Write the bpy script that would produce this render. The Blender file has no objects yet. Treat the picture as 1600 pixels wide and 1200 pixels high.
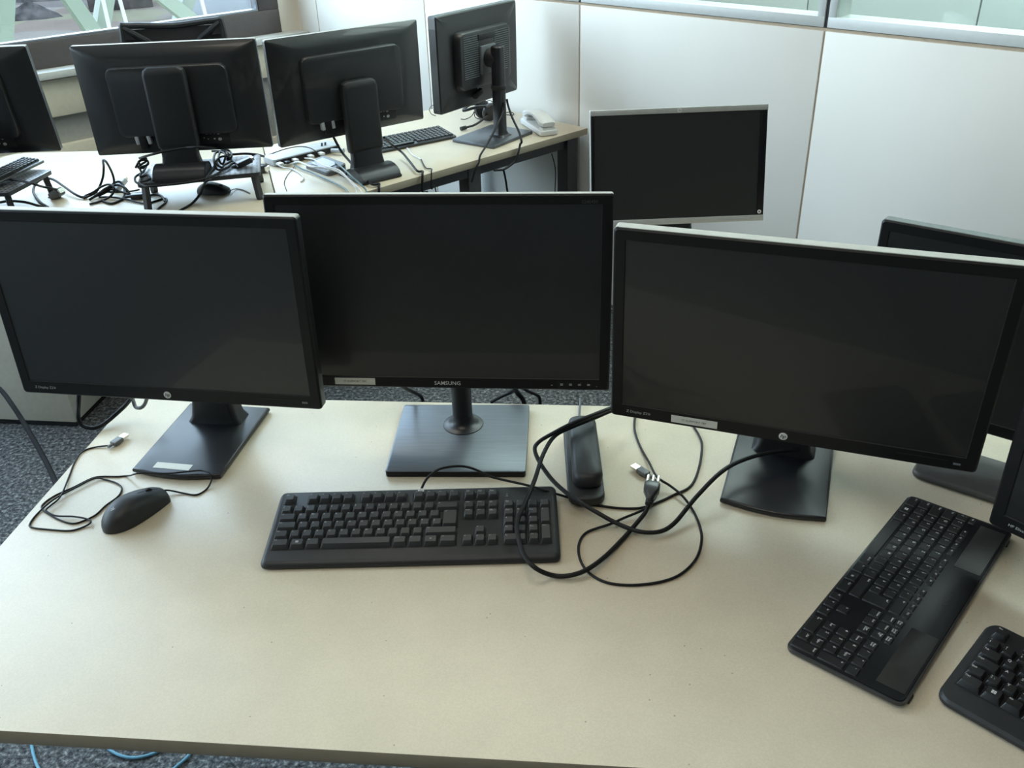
import bpy, bmesh, math, random
from math import sin, cos, pi, radians as R
from mathutils import Vector, Matrix

random.seed(7)
FZ = 0.73                       # height of every desk top above the floor
COL = bpy.context.scene.collection
SC = bpy.context.scene
T = Matrix.Translation


def RZ(a): return Matrix.Rotation(a, 4, 'Z')
def RX(a): return Matrix.Rotation(a, 4, 'X')
def RY(a): return Matrix.Rotation(a, 4, 'Y')


# ------------------------------------------------------------------ materials
def mat(name, col, rough=.5, metal=0., spec=.5, var=.12, scale=60., bump=0., bscale=400., coat=0., stretch=None, rvar=.0):
    m = bpy.data.materials.new(name)
    m.use_nodes = True
    nt = m.node_tree
    n = nt.nodes
    b = n['Principled BSDF']
    b.inputs['Roughness'].default_value = rough
    b.inputs['Metallic'].default_value = metal
    b.inputs['Specular IOR Level'].default_value = spec
    b.inputs['Coat Weight'].default_value = coat
    tc = n.new('ShaderNodeTexCoord')
    src = tc.outputs['Object']
    if stretch:
        mp = n.new('ShaderNodeMapping')
        mp.inputs['Scale'].default_value = stretch
        nt.links.new(src, mp.inputs['Vector'])
        src = mp.outputs['Vector']
    no = n.new('ShaderNodeTexNoise')
    no.inputs['Scale'].default_value = scale
    no.inputs['Detail'].default_value = 3
    nt.links.new(src, no.inputs['Vector'])
    cr = n.new('ShaderNodeValToRGB')
    lo = [max(0, c * (1 - var)) for c in col[:3]] + [1]
    hi = [min(1, c * (1 + var)) for c in col[:3]] + [1]
    cr.color_ramp.elements[0].position = .3
    cr.color_ramp.elements[1].position = .7
    cr.color_ramp.elements[0].color = lo
    cr.color_ramp.elements[1].color = hi
    nt.links.new(no.outputs['Fac'], cr.inputs['Fac'])
    nt.links.new(cr.outputs['Color'], b.inputs['Base Color'])
    if rvar:
        mr = n.new('ShaderNodeMapRange')
        mr.inputs['To Min'].default_value = rough - rvar
        mr.inputs['To Max'].default_value = rough + rvar
        nt.links.new(no.outputs['Fac'], mr.inputs['Value'])
        nt.links.new(mr.outputs['Result'], b.inputs['Roughness'])
    if bump:
        n2 = n.new('ShaderNodeTexNoise')
        n2.inputs['Scale'].default_value = bscale
        nt.links.new(src, n2.inputs['Vector'])
        bp = n.new('ShaderNodeBump')
        bp.inputs['Strength'].default_value = bump
        bp.inputs['Distance'].default_value = .12 / bscale
        nt.links.new(n2.outputs['Fac'], bp.inputs['Height'])
        nt.links.new(bp.outputs['Normal'], b.inputs['Normal'])
    return m


def srgb(r, g, b):
    return tuple(((c / 255) / 12.92 if c / 255 <= .04045 else ((c / 255 + .055) / 1.055) ** 2.4) for c in (r, g, b))


M = {}
M['black'] = mat('black_plastic', (.012, .013, .014), .40, spec=.6, bump=.1, bscale=900, rvar=.04, coat=.25)
M['blackmatte'] = mat('matte_black_plastic', (.010, .011, .012), .55, bump=.2, bscale=900)
M['base'] = mat('black_stand_plastic', (.012, .012, .014), .36, bump=.1, bscale=700, rvar=.04)
M['bezel'] = mat('bezel_plastic', (.007, .0075, .008), .45, spec=.3, bump=.12, bscale=1200)
M['screen'] = mat('screen_antiglare', (.003, .0035, .004), .45, spec=.14, var=.05)
M['screenold'] = mat('older_screen', (.012, .014, .014), .5, spec=.5, var=.05)
M['gloss'] = mat('glossy_black', (.006, .006, .008), .34, spec=.25)
M['kbody'] = mat('keyboard_charcoal', (.018, .019, .021), .50, bump=.25, bscale=1500)
M['key'] = mat('key_plastic', (.013, .014, .016), .50, spec=.9, bump=.2, bscale=2500)
M['keygloss'] = mat('worn_shiny_keys', (.02, .021, .023), .22, spec=.8)
M['keyflat'] = mat('flat_key_plastic', (.011, .011, .012), .42, bump=.15, bscale=2500)
M['legend'] = mat('white_legend', (.62, .63, .62), .6, var=.05)
M['legendgray'] = mat('grey_legend', (.42, .43, .43), .6, var=.05)
M['legendblue'] = mat('blue_legend', (.16, .42, .55), .6, var=.05)
M['dimtext'] = mat('dim_print', (.05, .052, .055), .6, var=.05)
M['cable'] = mat('cable_black', (.010, .010, .011), .5, spec=.25, var=.1)
M['cablematte'] = mat('rubber_cable', (.010, .010, .011), .8, spec=.08)
M['cablegray'] = mat('cable_grey', (.10, .10, .11), .45)
M['cablewhite'] = mat('cable_white', (.62, .63, .62), .45)
M['cableteal'] = mat('cable_teal', (.10, .17, .19), .45)
M['cableblue'] = mat('cable_blue', (.13, .33, .46), .5)
M['metal'] = mat('plug_metal', (.78, .76, .70), .25, metal=1, var=.04)
M['gold'] = mat('plug_gold', (.70, .56, .30), .3, metal=1, var=.04)
M['silver'] = mat('silver_plastic', (.50, .50, .48), .38, metal=.25, var=.05)
M['label'] = mat('paper_label', (.62, .62, .56), .6, var=.03)
M['white'] = mat('white_plastic', (.72, .72, .70), .4, var=.03)
M['gray'] = mat('grey_plastic', (.14, .15, .16), .45, var=.06)
M['lightgray'] = mat('light_grey_plastic', (.42, .44, .46), .4, var=.05)
M['steel'] = mat('charcoal_steel', (.030, .032, .035), .45, bump=.1, bscale=800)
M['pedestal'] = mat('pedestal_lacquer', (.62, .60, .51), .45, var=.04)
M['wall'] = mat('white_panel', (.80, .78, .72), .55, var=.02, scale=3, bump=.04, bscale=500)
M['plaster'] = mat('plaster', (.66, .66, .62), .8, var=.04, scale=6, bump=.15, bscale=200)
M['backwall'] = mat('unseen_wall_dark', (.11, .115, .12), .8, var=.05, scale=6, bump=.1, bscale=200)  # unseen walls kept dark so the screens reflect less light
M['reveal'] = mat('reveal_plaster', (.80, .76, .66), .7, var=.02, scale=6)
M['ceil'] = mat('ceiling_board', (.76, .76, .74), .9, var=.04, scale=9)
M['joint'] = mat('tan_joint', (.46, .37, .27), .7, var=.06)
M['alu'] = mat('white_aluminium', (.60, .63, .62), .35, var=.02)
M['gasket'] = mat('black_gasket', (.02, .02, .022), .6)
M['winframe'] = mat('umber_frame', (.085, .073, .073), .5, var=.06)
M['winedge'] = mat('frame_edge_highlight', (.30, .32, .36), .3, metal=.5)  # paler than the frame: highlight on its inner edge, put in as colour
M['beige'] = mat('beige_lacquer', (.66, .60, .47), .55, var=.03)
M['niche'] = mat('niche_grey', (.34, .33, .30), .7, var=.05)
M['sill'] = mat('sill_board', (.56, .56, .54), .45, var=.03)
M['mesh'] = mat('chair_mesh', (.02, .018, .02), .7, bump=.5, bscale=900)
M['green'] = mat('green_steel', (.062, .080, .054), .5, var=.06, scale=4)
M['pole'] = mat('pale_pole', (.20, .20, .18), .5, var=.03)
M['far_white'] = mat('far_panel', (.74, .76, .76), .5, var=.02, scale=2)
M['footgray'] = mat('dark_grey_foot', (.055, .052, .048), .5, bump=.1, bscale=700)
M['solar'] = mat('solar_panel', (.014, .013, .012), .45, var=.25, scale=120)
M['darkrim'] = mat('dark_rim', (.035, .036, .036), .25)
M['dust_sheen'] = mat('dust_sheen_edge', (.40, .39, .35), .6, var=.08, scale=40)  # glancing reflection off the housing tops, put into the colour along with dust
M['sitewhite'] = mat('site_container_paint', (.16, .165, .17), .6, spec=.1, var=.05, scale=2)
M['sitedark'] = mat('site_dark', (.035, .030, .028), .9, spec=0, var=.5, scale=2)
M['rubber'] = mat('rubber', (.015, .015, .015), .7)
M['debris'] = mat('debris', (.42, .36, .30), .8, var=.4, scale=3)
M['machine'] = mat('machine_paint', (.52, .52, .56), .6, var=.3, scale=1.5)


def links(m): return m.node_tree.links


def desk_mat():
    m = mat('desk_laminate', (.56, .485, .365), .36, var=.035, scale=14, rvar=.03)
    nt = m.node_tree
    n = nt.nodes
    b = n['Principled BSDF']
    base = b.inputs['Base Color'].links[0].from_socket
    tc = n.new('ShaderNodeTexCoord')
    fine = n.new('ShaderNodeTexNoise')
    fine.inputs['Scale'].default_value = 420
    fine.inputs['Detail'].default_value = 2
    nt.links.new(tc.outputs['Object'], fine.inputs['Vector'])
    r1 = n.new('ShaderNodeValToRGB')
    r1.color_ramp.elements[0].position = .35
    r1.color_ramp.elements[0].color = (.95, .95, .94, 1)
    r1.color_ramp.elements[1].position = .65
    r1.color_ramp.elements[1].color = (1.03, 1.03, 1.03, 1)
    nt.links.new(fine.outputs['Fac'], r1.inputs['Fac'])
    mx = n.new('ShaderNodeMixRGB')
    mx.blend_type = 'MULTIPLY'
    mx.inputs['Fac'].default_value = 1
    nt.links.new(base, mx.inputs['Color1'])
    nt.links.new(r1.outputs['Color'], mx.inputs['Color2'])
    vo = n.new('ShaderNodeTexVoronoi')          # sparse dark flecks
    vo.inputs['Scale'].default_value = 38
    nt.links.new(tc.outputs['Object'], vo.inputs['Vector'])
    lt = n.new('ShaderNodeMath')
    lt.operation = 'LESS_THAN'
    lt.inputs[1].default_value = .048
    nt.links.new(vo.outputs['Distance'], lt.inputs[0])
    ml = n.new('ShaderNodeMath')
    ml.operation = 'MULTIPLY'
    nt.links.new(lt.outputs[0], ml.inputs[0])
    sep = n.new('ShaderNodeSeparateColor')
    nt.links.new(vo.outputs['Color'], sep.inputs['Color'])
    gt = n.new('ShaderNodeMath')
    gt.operation = 'GREATER_THAN'
    gt.inputs[1].default_value = .45
    nt.links.new(sep.outputs['Red'], gt.inputs[0])
    nt.links.new(gt.outputs[0], ml.inputs[1])
    ml2 = n.new('ShaderNodeMath')
    ml2.operation = 'MULTIPLY'
    ml2.inputs[1].default_value = .55
    nt.links.new(ml.outputs[0], ml2.inputs[0])
    m2 = n.new('ShaderNodeMixRGB')
    m2.inputs['Color2'].default_value = (.13, .11, .08, 1)
    nt.links.new(ml2.outputs[0], m2.inputs['Fac'])
    nt.links.new(mx.outputs['Color'], m2.inputs['Color1'])
    nt.links.new(m2.outputs['Color'], b.inputs['Base Color'])
    return m


def carpet_mat():
    m = mat('carpet_pile', (.05, .055, .06), .95, spec=.1)
    nt = m.node_tree
    n = nt.nodes
    b = n['Principled BSDF']
    tc = n.new('ShaderNodeTexCoord')
    a = n.new('ShaderNodeTexNoise')
    a.inputs['Scale'].default_value = 85
    a.inputs['Detail'].default_value = 4
    a.inputs['Roughness'].default_value = .7
    nt.links.new(tc.outputs['Object'], a.inputs['Vector'])
    r = n.new('ShaderNodeValToRGB')
    e = r.color_ramp.elements
    e[0].position = .36
    e[0].color = (.026, .028, .030, 1)
    e[1].position = .52
    e[1].color = (.10, .106, .112, 1)
    x = e.new(.60)
    x.color = (.20, .21, .215, 1)
    x = e.new(.68)
    x.color = (.36, .37, .36, 1)
    nt.links.new(a.outputs['Fac'], r.inputs['Fac'])
    nt.links.new(r.outputs['Color'], b.inputs['Base Color'])
    bp = n.new('ShaderNodeBump')
    bp.inputs['Strength'].default_value = .6
    bp.inputs['Distance'].default_value = .004
    nt.links.new(a.outputs['Fac'], bp.inputs['Height'])
    nt.links.new(bp.outputs['Normal'], b.inputs['Normal'])
    return m


def perforated_mat():
    m = mat('perforated_steel', (.24, .25, .27), .36, metal=.5)
    nt = m.node_tree
    n = nt.nodes
    b = n['Principled BSDF']
    base = b.inputs['Base Color'].links[0].from_socket
    tc = n.new('ShaderNodeTexCoord')
    mp = n.new('ShaderNodeMapping')
    mp.inputs['Scale'].default_value = (60, 60, 0)
    nt.links.new(tc.outputs['Object'], mp.inputs['Vector'])
    fr = n.new('ShaderNodeVectorMath')
    fr.operation = 'FRACTION'
    nt.links.new(mp.outputs['Vector'], fr.inputs[0])
    su = n.new('ShaderNodeVectorMath')
    su.operation = 'DISTANCE'
    su.inputs[1].default_value = (.5, .5, 0)
    nt.links.new(fr.outputs['Vector'], su.inputs[0])
    lt = n.new('ShaderNodeMath')
    lt.operation = 'LESS_THAN'
    lt.inputs[1].default_value = .27
    nt.links.new(su.outputs['Value'], lt.inputs[0])
    mx = n.new('ShaderNodeMixRGB')
    mx.inputs['Color2'].default_value = (.01, .01, .012, 1)
    nt.links.new(lt.outputs[0], mx.inputs['Fac'])
    nt.links.new(base, mx.inputs['Color1'])
    nt.links.new(mx.outputs['Color'], b.inputs['Base Color'])
    return m


def glass_mat(name='window_glass', tint=(.93, .97, .95, 1), refl=.35):
    m = bpy.data.materials.new(name)
    m.use_nodes = True
    nt = m.node_tree
    n = nt.nodes
    n.remove(n['Principled BSDF'])
    out = n['Material Output']
    tr = n.new('ShaderNodeBsdfTransparent')
    tr.inputs['Color'].default_value = tint
    gl = n.new('ShaderNodeBsdfGlossy')
    gl.inputs['Roughness'].default_value = .02
    lw = n.new('ShaderNodeLayerWeight')         # Schlick reflectance, the same on both faces of the pane
    lw.inputs['Blend'].default_value = .5
    pw = n.new('ShaderNodeMath')
    pw.operation = 'POWER'
    pw.inputs[1].default_value = 5
    nt.links.new(lw.outputs['Facing'], pw.inputs[0])
    mu = n.new('ShaderNodeMath')
    mu.operation = 'MULTIPLY_ADD'
    mu.inputs[1].default_value = .55
    mu.inputs[2].default_value = .04
    nt.links.new(pw.outputs[0], mu.inputs[0])
    mx = n.new('ShaderNodeMixShader')
    nt.links.new(mu.outputs[0], mx.inputs['Fac'])
    nt.links.new(tr.outputs[0], mx.inputs[1])
    nt.links.new(gl.outputs[0], mx.inputs[2])
    nt.links.new(mx.outputs[0], out.inputs['Surface'])
    return m


def ground_mat():
    m = mat('site_ground', (.085, .066, .055), .9, spec=0, var=.2, scale=.3)
    nt = m.node_tree
    n = nt.nodes
    b = n['Principled BSDF']
    base = b.inputs['Base Color'].links[0].from_socket
    tc = n.new('ShaderNodeTexCoord')
    v = n.new('ShaderNodeTexVoronoi')
    v.distance = 'CHEBYCHEV'
    v.inputs['Scale'].default_value = .22
    nt.links.new(tc.outputs['Object'], v.inputs['Vector'])
    r = n.new('ShaderNodeValToRGB')
    r.color_ramp.interpolation = 'CONSTANT'
    e = r.color_ramp.elements
    e[0].color = (0.0893, 0.0641, 0.0506, 1)
    e[1].position = .35
    e[1].color = (0.1056, 0.0893, 0.0758, 1)
    x = e.new(.6)
    x.color = (0.0506, 0.0446, 0.0432, 1)
    x = e.new(.8)
    x.color = (0.1013, 0.0938, 0.0550, 1)
    sp = n.new('ShaderNodeSeparateColor')
    nt.links.new(v.outputs['Color'], sp.inputs['Color'])
    nt.links.new(sp.outputs['Red'], r.inputs['Fac'])
    mx = n.new('ShaderNodeMixRGB')
    mx.inputs['Fac'].default_value = .55
    nt.links.new(base, mx.inputs['Color1'])
    nt.links.new(r.outputs['Color'], mx.inputs['Color2'])
    nt.links.new(mx.outputs['Color'], b.inputs['Base Color'])
    return m


M['desk'] = desk_mat()
M['edge'] = mat('desk_edge_band', (.36, .31, .225), .55, var=.04, scale=30)
M['carpet'] = carpet_mat()
M['perf'] = perforated_mat()
M['glass'] = glass_mat()
M['glass2'] = glass_mat('partition_glass', (.86, .95, .92, 1))
M['ground'] = ground_mat()
M['brushed'] = mat('brushed_black', (.125, .135, .15), .36, metal=.7, var=.22, scale=26, stretch=(.6, 60, 1), rvar=.04)


# ------------------------------------------------------------------ mesh tools
def rrect(w, d, r, n=4, cx=0, cy=0):
    pts = []
    r = min(r, w / 2 - 1e-5, d / 2 - 1e-5)
    for (sx, sy, a0) in ((1, 1, 0), (-1, 1, 90), (-1, -1, 180), (1, -1, 270)):
        for k in range(n + 1):
            a = R(a0 + 90 * k / n)
            pts.append((cx + sx * (w / 2 - r) + r * cos(a), cy + sy * (d / 2 - r) + r * sin(a)))
    return pts


def round_poly(pts, r, n=3):
    out = []
    N = len(pts)
    for i in range(N):
        p = Vector(pts[i])
        a = (Vector(pts[i - 1]) - p).normalized()
        b = (Vector(pts[(i + 1) % N]) - p).normalized()
        ang = a.angle(b)
        t = r / math.tan(ang / 2)
        p0 = p + a * t
        p1 = p + b * t
        for k in range(n + 1):
            u = k / n
            out.append(tuple((p0 * (1 - u) + p * u) * (1 - u) + (p * (1 - u) + p1 * u) * u))
    return out


def inset(o, d):
    N = len(o)
    res = []
    for i in range(N):
        p = Vector(o[i])
        a = (p - Vector(o[i - 1]))
        b = (Vector(o[(i + 1) % N]) - p)
        if a.length < 1e-9: a = b
        if b.length < 1e-9: b = a
        a.normalize()
        b.normalize()
        n1 = Vector((-a.y, a.x))
        n2 = Vector((-b.y, b.x))
        m = n1 + n2
        if m.length < 1e-6:
            m = n1
        m.normalize()
        c = max(.35, m.dot(n1))
        res.append(tuple(p + m * (d / c)))
    return res


def smooth_path(P, sub=5):
    P = [Vector(p) for p in P]
    if len(P) < 3:
        return P
    out = []
    for i in range(len(P) - 1):
        p0 = P[i - 1] if i else P[0] * 2 - P[1]
        p1, p2 = P[i], P[i + 1]
        p3 = P[i + 2] if i + 2 < len(P) else P[-1] * 2 - P[-2]
        for k in range(sub):
            t = k / sub
            out.append(.5 * ((2 * p1) + (p2 - p0) * t + (2 * p0 - 5 * p1 + 4 * p2 - p3) * t * t + (3 * p1 - p0 - 3 * p2 + p3) * t ** 3))
    out.append(P[-1])
    return out


_text_cache = {}


def text_geo(s, bold=0., shear=0., align='LEFT', spacing=1.):
    k = (s, bold, shear, align, spacing)
    if k not in _text_cache:
        cu = bpy.data.curves.new('t', 'FONT')
        cu.body = s
        cu.size = 1
        cu.resolution_u = 2
        cu.offset = bold
        cu.shear = shear
        cu.align_x = align
        cu.space_character = spacing
        cu.space_line = .85
        ob = bpy.data.objects.new('t', cu)
        COL.objects.link(ob)
        bpy.context.view_layer.update()
        dg = bpy.context.evaluated_depsgraph_get()
        me = ob.evaluated_get(dg).to_mesh()
        v = [tuple(x.co) for x in me.vertices]
        f = [tuple(p.vertices) for p in me.polygons]
        ob.evaluated_get(dg).to_mesh_clear()
        bpy.data.objects.remove(ob)
        bpy.data.curves.remove(cu)
        _text_cache[k] = (v, f)
    return _text_cache[k]


class MB:
    def __init__(s, m=None):
        s.v, s.f, s.mi, s.flatf = [], [], [], []
        s.M = m.copy() if m else Matrix()
        s.cur = 0

    def add(s, V, F, loc=None):
        X = s.M @ loc if loc else s.M
        o = len(s.v)
        s.v += [tuple(X @ Vector(p)) for p in V]
        for f in F:
            s.f.append(tuple(o + i for i in f))
            s.mi.append(s.cur)

    def loft(s, rings, c0=True, c1=True, loc=None, closed=True):
        n = len(rings[0])
        V = [p for r in rings for p in r]
        F = []
        for k in range(len(rings) - 1):
            for i in range(n if closed else n - 1):
                j = (i + 1) % n
                F.append((k * n + i, k * n + j, (k + 1) * n + j, (k + 1) * n + i))
        if c0: F.append(tuple(range(n))[::-1])
        if c1: F.append(tuple((len(rings) - 1) * n + i for i in range(n)))
        s.add(V, F, loc)

    def slab(s, o, z0, z1, bev=0., seg=2, loc=None, bottom=True):
        rings = []
        if bev:
            if bottom:
                for k in range(seg):
                    a = pi / 2 * k / seg
                    oo = inset(o, bev * (1 - sin(a)))
                    rings.append([(x, y, z0 + bev * (1 - cos(a))) for x, y in oo])
                rings.append([(x, y, z0 + bev) for x, y in o])
            else:
                rings.append([(x, y, z0) for x, y in o])
            rings.append([(x, y, z1 - bev) for x, y in o])
            for k in range(1, seg + 1):
                a = pi / 2 * k / seg
                oo = inset(o, bev * (1 - cos(a)))
                rings.append([(x, y, z1 - bev + bev * sin(a)) for x, y in oo])
        else:
            rings = [[(x, y, z0) for x, y in o], [(x, y, z1) for x, y in o]]
        s.loft(rings, loc=loc)

    def box(s, c, d, bev=0., r=None, loc=None):
        o = rrect(d[0], d[1], r if r is not None else max(bev, 1e-4), 2 if (bev or r) else 1, c[0], c[1]) if (bev or r) else \
            [(c[0] + d[0] / 2 * a, c[1] + d[1] / 2 * b) for a, b in ((1, 1), (-1, 1), (-1, -1), (1, -1))]
        s.slab(o, c[2] - d[2] / 2, c[2] + d[2] / 2, bev, loc=loc)

    def lathe(s, prof, n=24, loc=None):
        s.loft([[(r * cos(2 * pi * k / n), r * sin(2 * pi * k / n), z) for k in range(n)] for r, z in prof], loc=loc)

    def tube(s, P, r, n=8, sub=5, loc=None):
        P = smooth_path(P, sub) if sub else [Vector(p) for p in P]
        Q = [P[0]]
        for p in P[1:]:
            if (p - Q[-1]).length > 2e-4: Q.append(p)
        P = Q
        rings = []
        up = Vector((0, 0, 1))
        prev = None
        for i, p in enumerate(P):
            t = (P[min(i + 1, len(P) - 1)] - P[max(i - 1, 0)]).normalized()
            if prev is None:
                x = up.cross(t)
                if x.length < 1e-3: x = Vector((1, 0, 0)).cross(t)
            else:
                x = prev - t * prev.dot(t)
            x.normalize()
            prev = x
            y = t.cross(x)
            rr = r(i / (len(P) - 1)) if callable(r) else r
            rings.append([tuple(p + x * (rr * cos(2 * pi * k / n)) + y * (rr * sin(2 * pi * k / n))) for k in range(n)])
        s.loft(rings, loc=loc)

    def bar(s, a, b, w, h, loc=None):
        a, b = Vector(a), Vector(b)
        t = (b - a).normalized()
        x = Vector((0, 0, 1)).cross(t)
        if x.length < 1e-3: x = Vector((1, 0, 0))
        x.normalize()
        y = t.cross(x)
        ring = lambda p: [tuple(p + x * (w / 2 * i) + y * (h / 2 * j)) for i, j in ((1, 1), (-1, 1), (-1, -1), (1, -1))]
        s.loft([ring(a), ring(b)], loc=loc)

    def text(s, body, size, loc, bold=0., shear=0., align='LEFT', spacing=1.):
        V, F = text_geo(body, bold, shear, align, spacing)
        s.add([(x * size, y * size, 0) for x, y, z in V], F, loc)

    def build(s, name, mats, parent=None, smooth=35):
        me = bpy.data.meshes.new(name)
        me.from_pydata(s.v, [], s.f)
        if not isinstance(mats, (list, tuple)): mats = [mats]
        for m in mats: me.materials.append(m)
        me.polygons.foreach_set('material_index', s.mi)
        bm = bmesh.new()
        bm.from_mesh(me)
        bmesh.ops.recalc_face_normals(bm, faces=bm.faces)
        bm.to_mesh(me)
        bm.free()
        if smooth:
            me.polygons.foreach_set('use_smooth', [True] * len(me.polygons))
            me.set_sharp_from_angle(angle=R(smooth))
        me.update()
        o = bpy.data.objects.new(name, me)
        COL.objects.link(o)
        if parent is not None: o.parent = parent
        return o


def thing(name, label, cat, loc=(0, 0, 0), rz=0., group=None):
    o = bpy.data.objects.new(name, None)
    COL.objects.link(o)
    o.empty_display_size = .05
    o.location = loc
    o.rotation_euler = (0, 0, rz)
    o['label'] = label
    o['category'] = cat
    if group: o['group'] = group
    return o


def tag(o, label, cat, group=None):
    o['label'] = label
    o['category'] = cat
    if group: o['group'] = group
    return o


def struct(o):
    o['kind'] = 'structure'
    return o

SKY, BEYOND, ROOMFILL, EXPO = 9.5, 270, 30, 0.07
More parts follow.
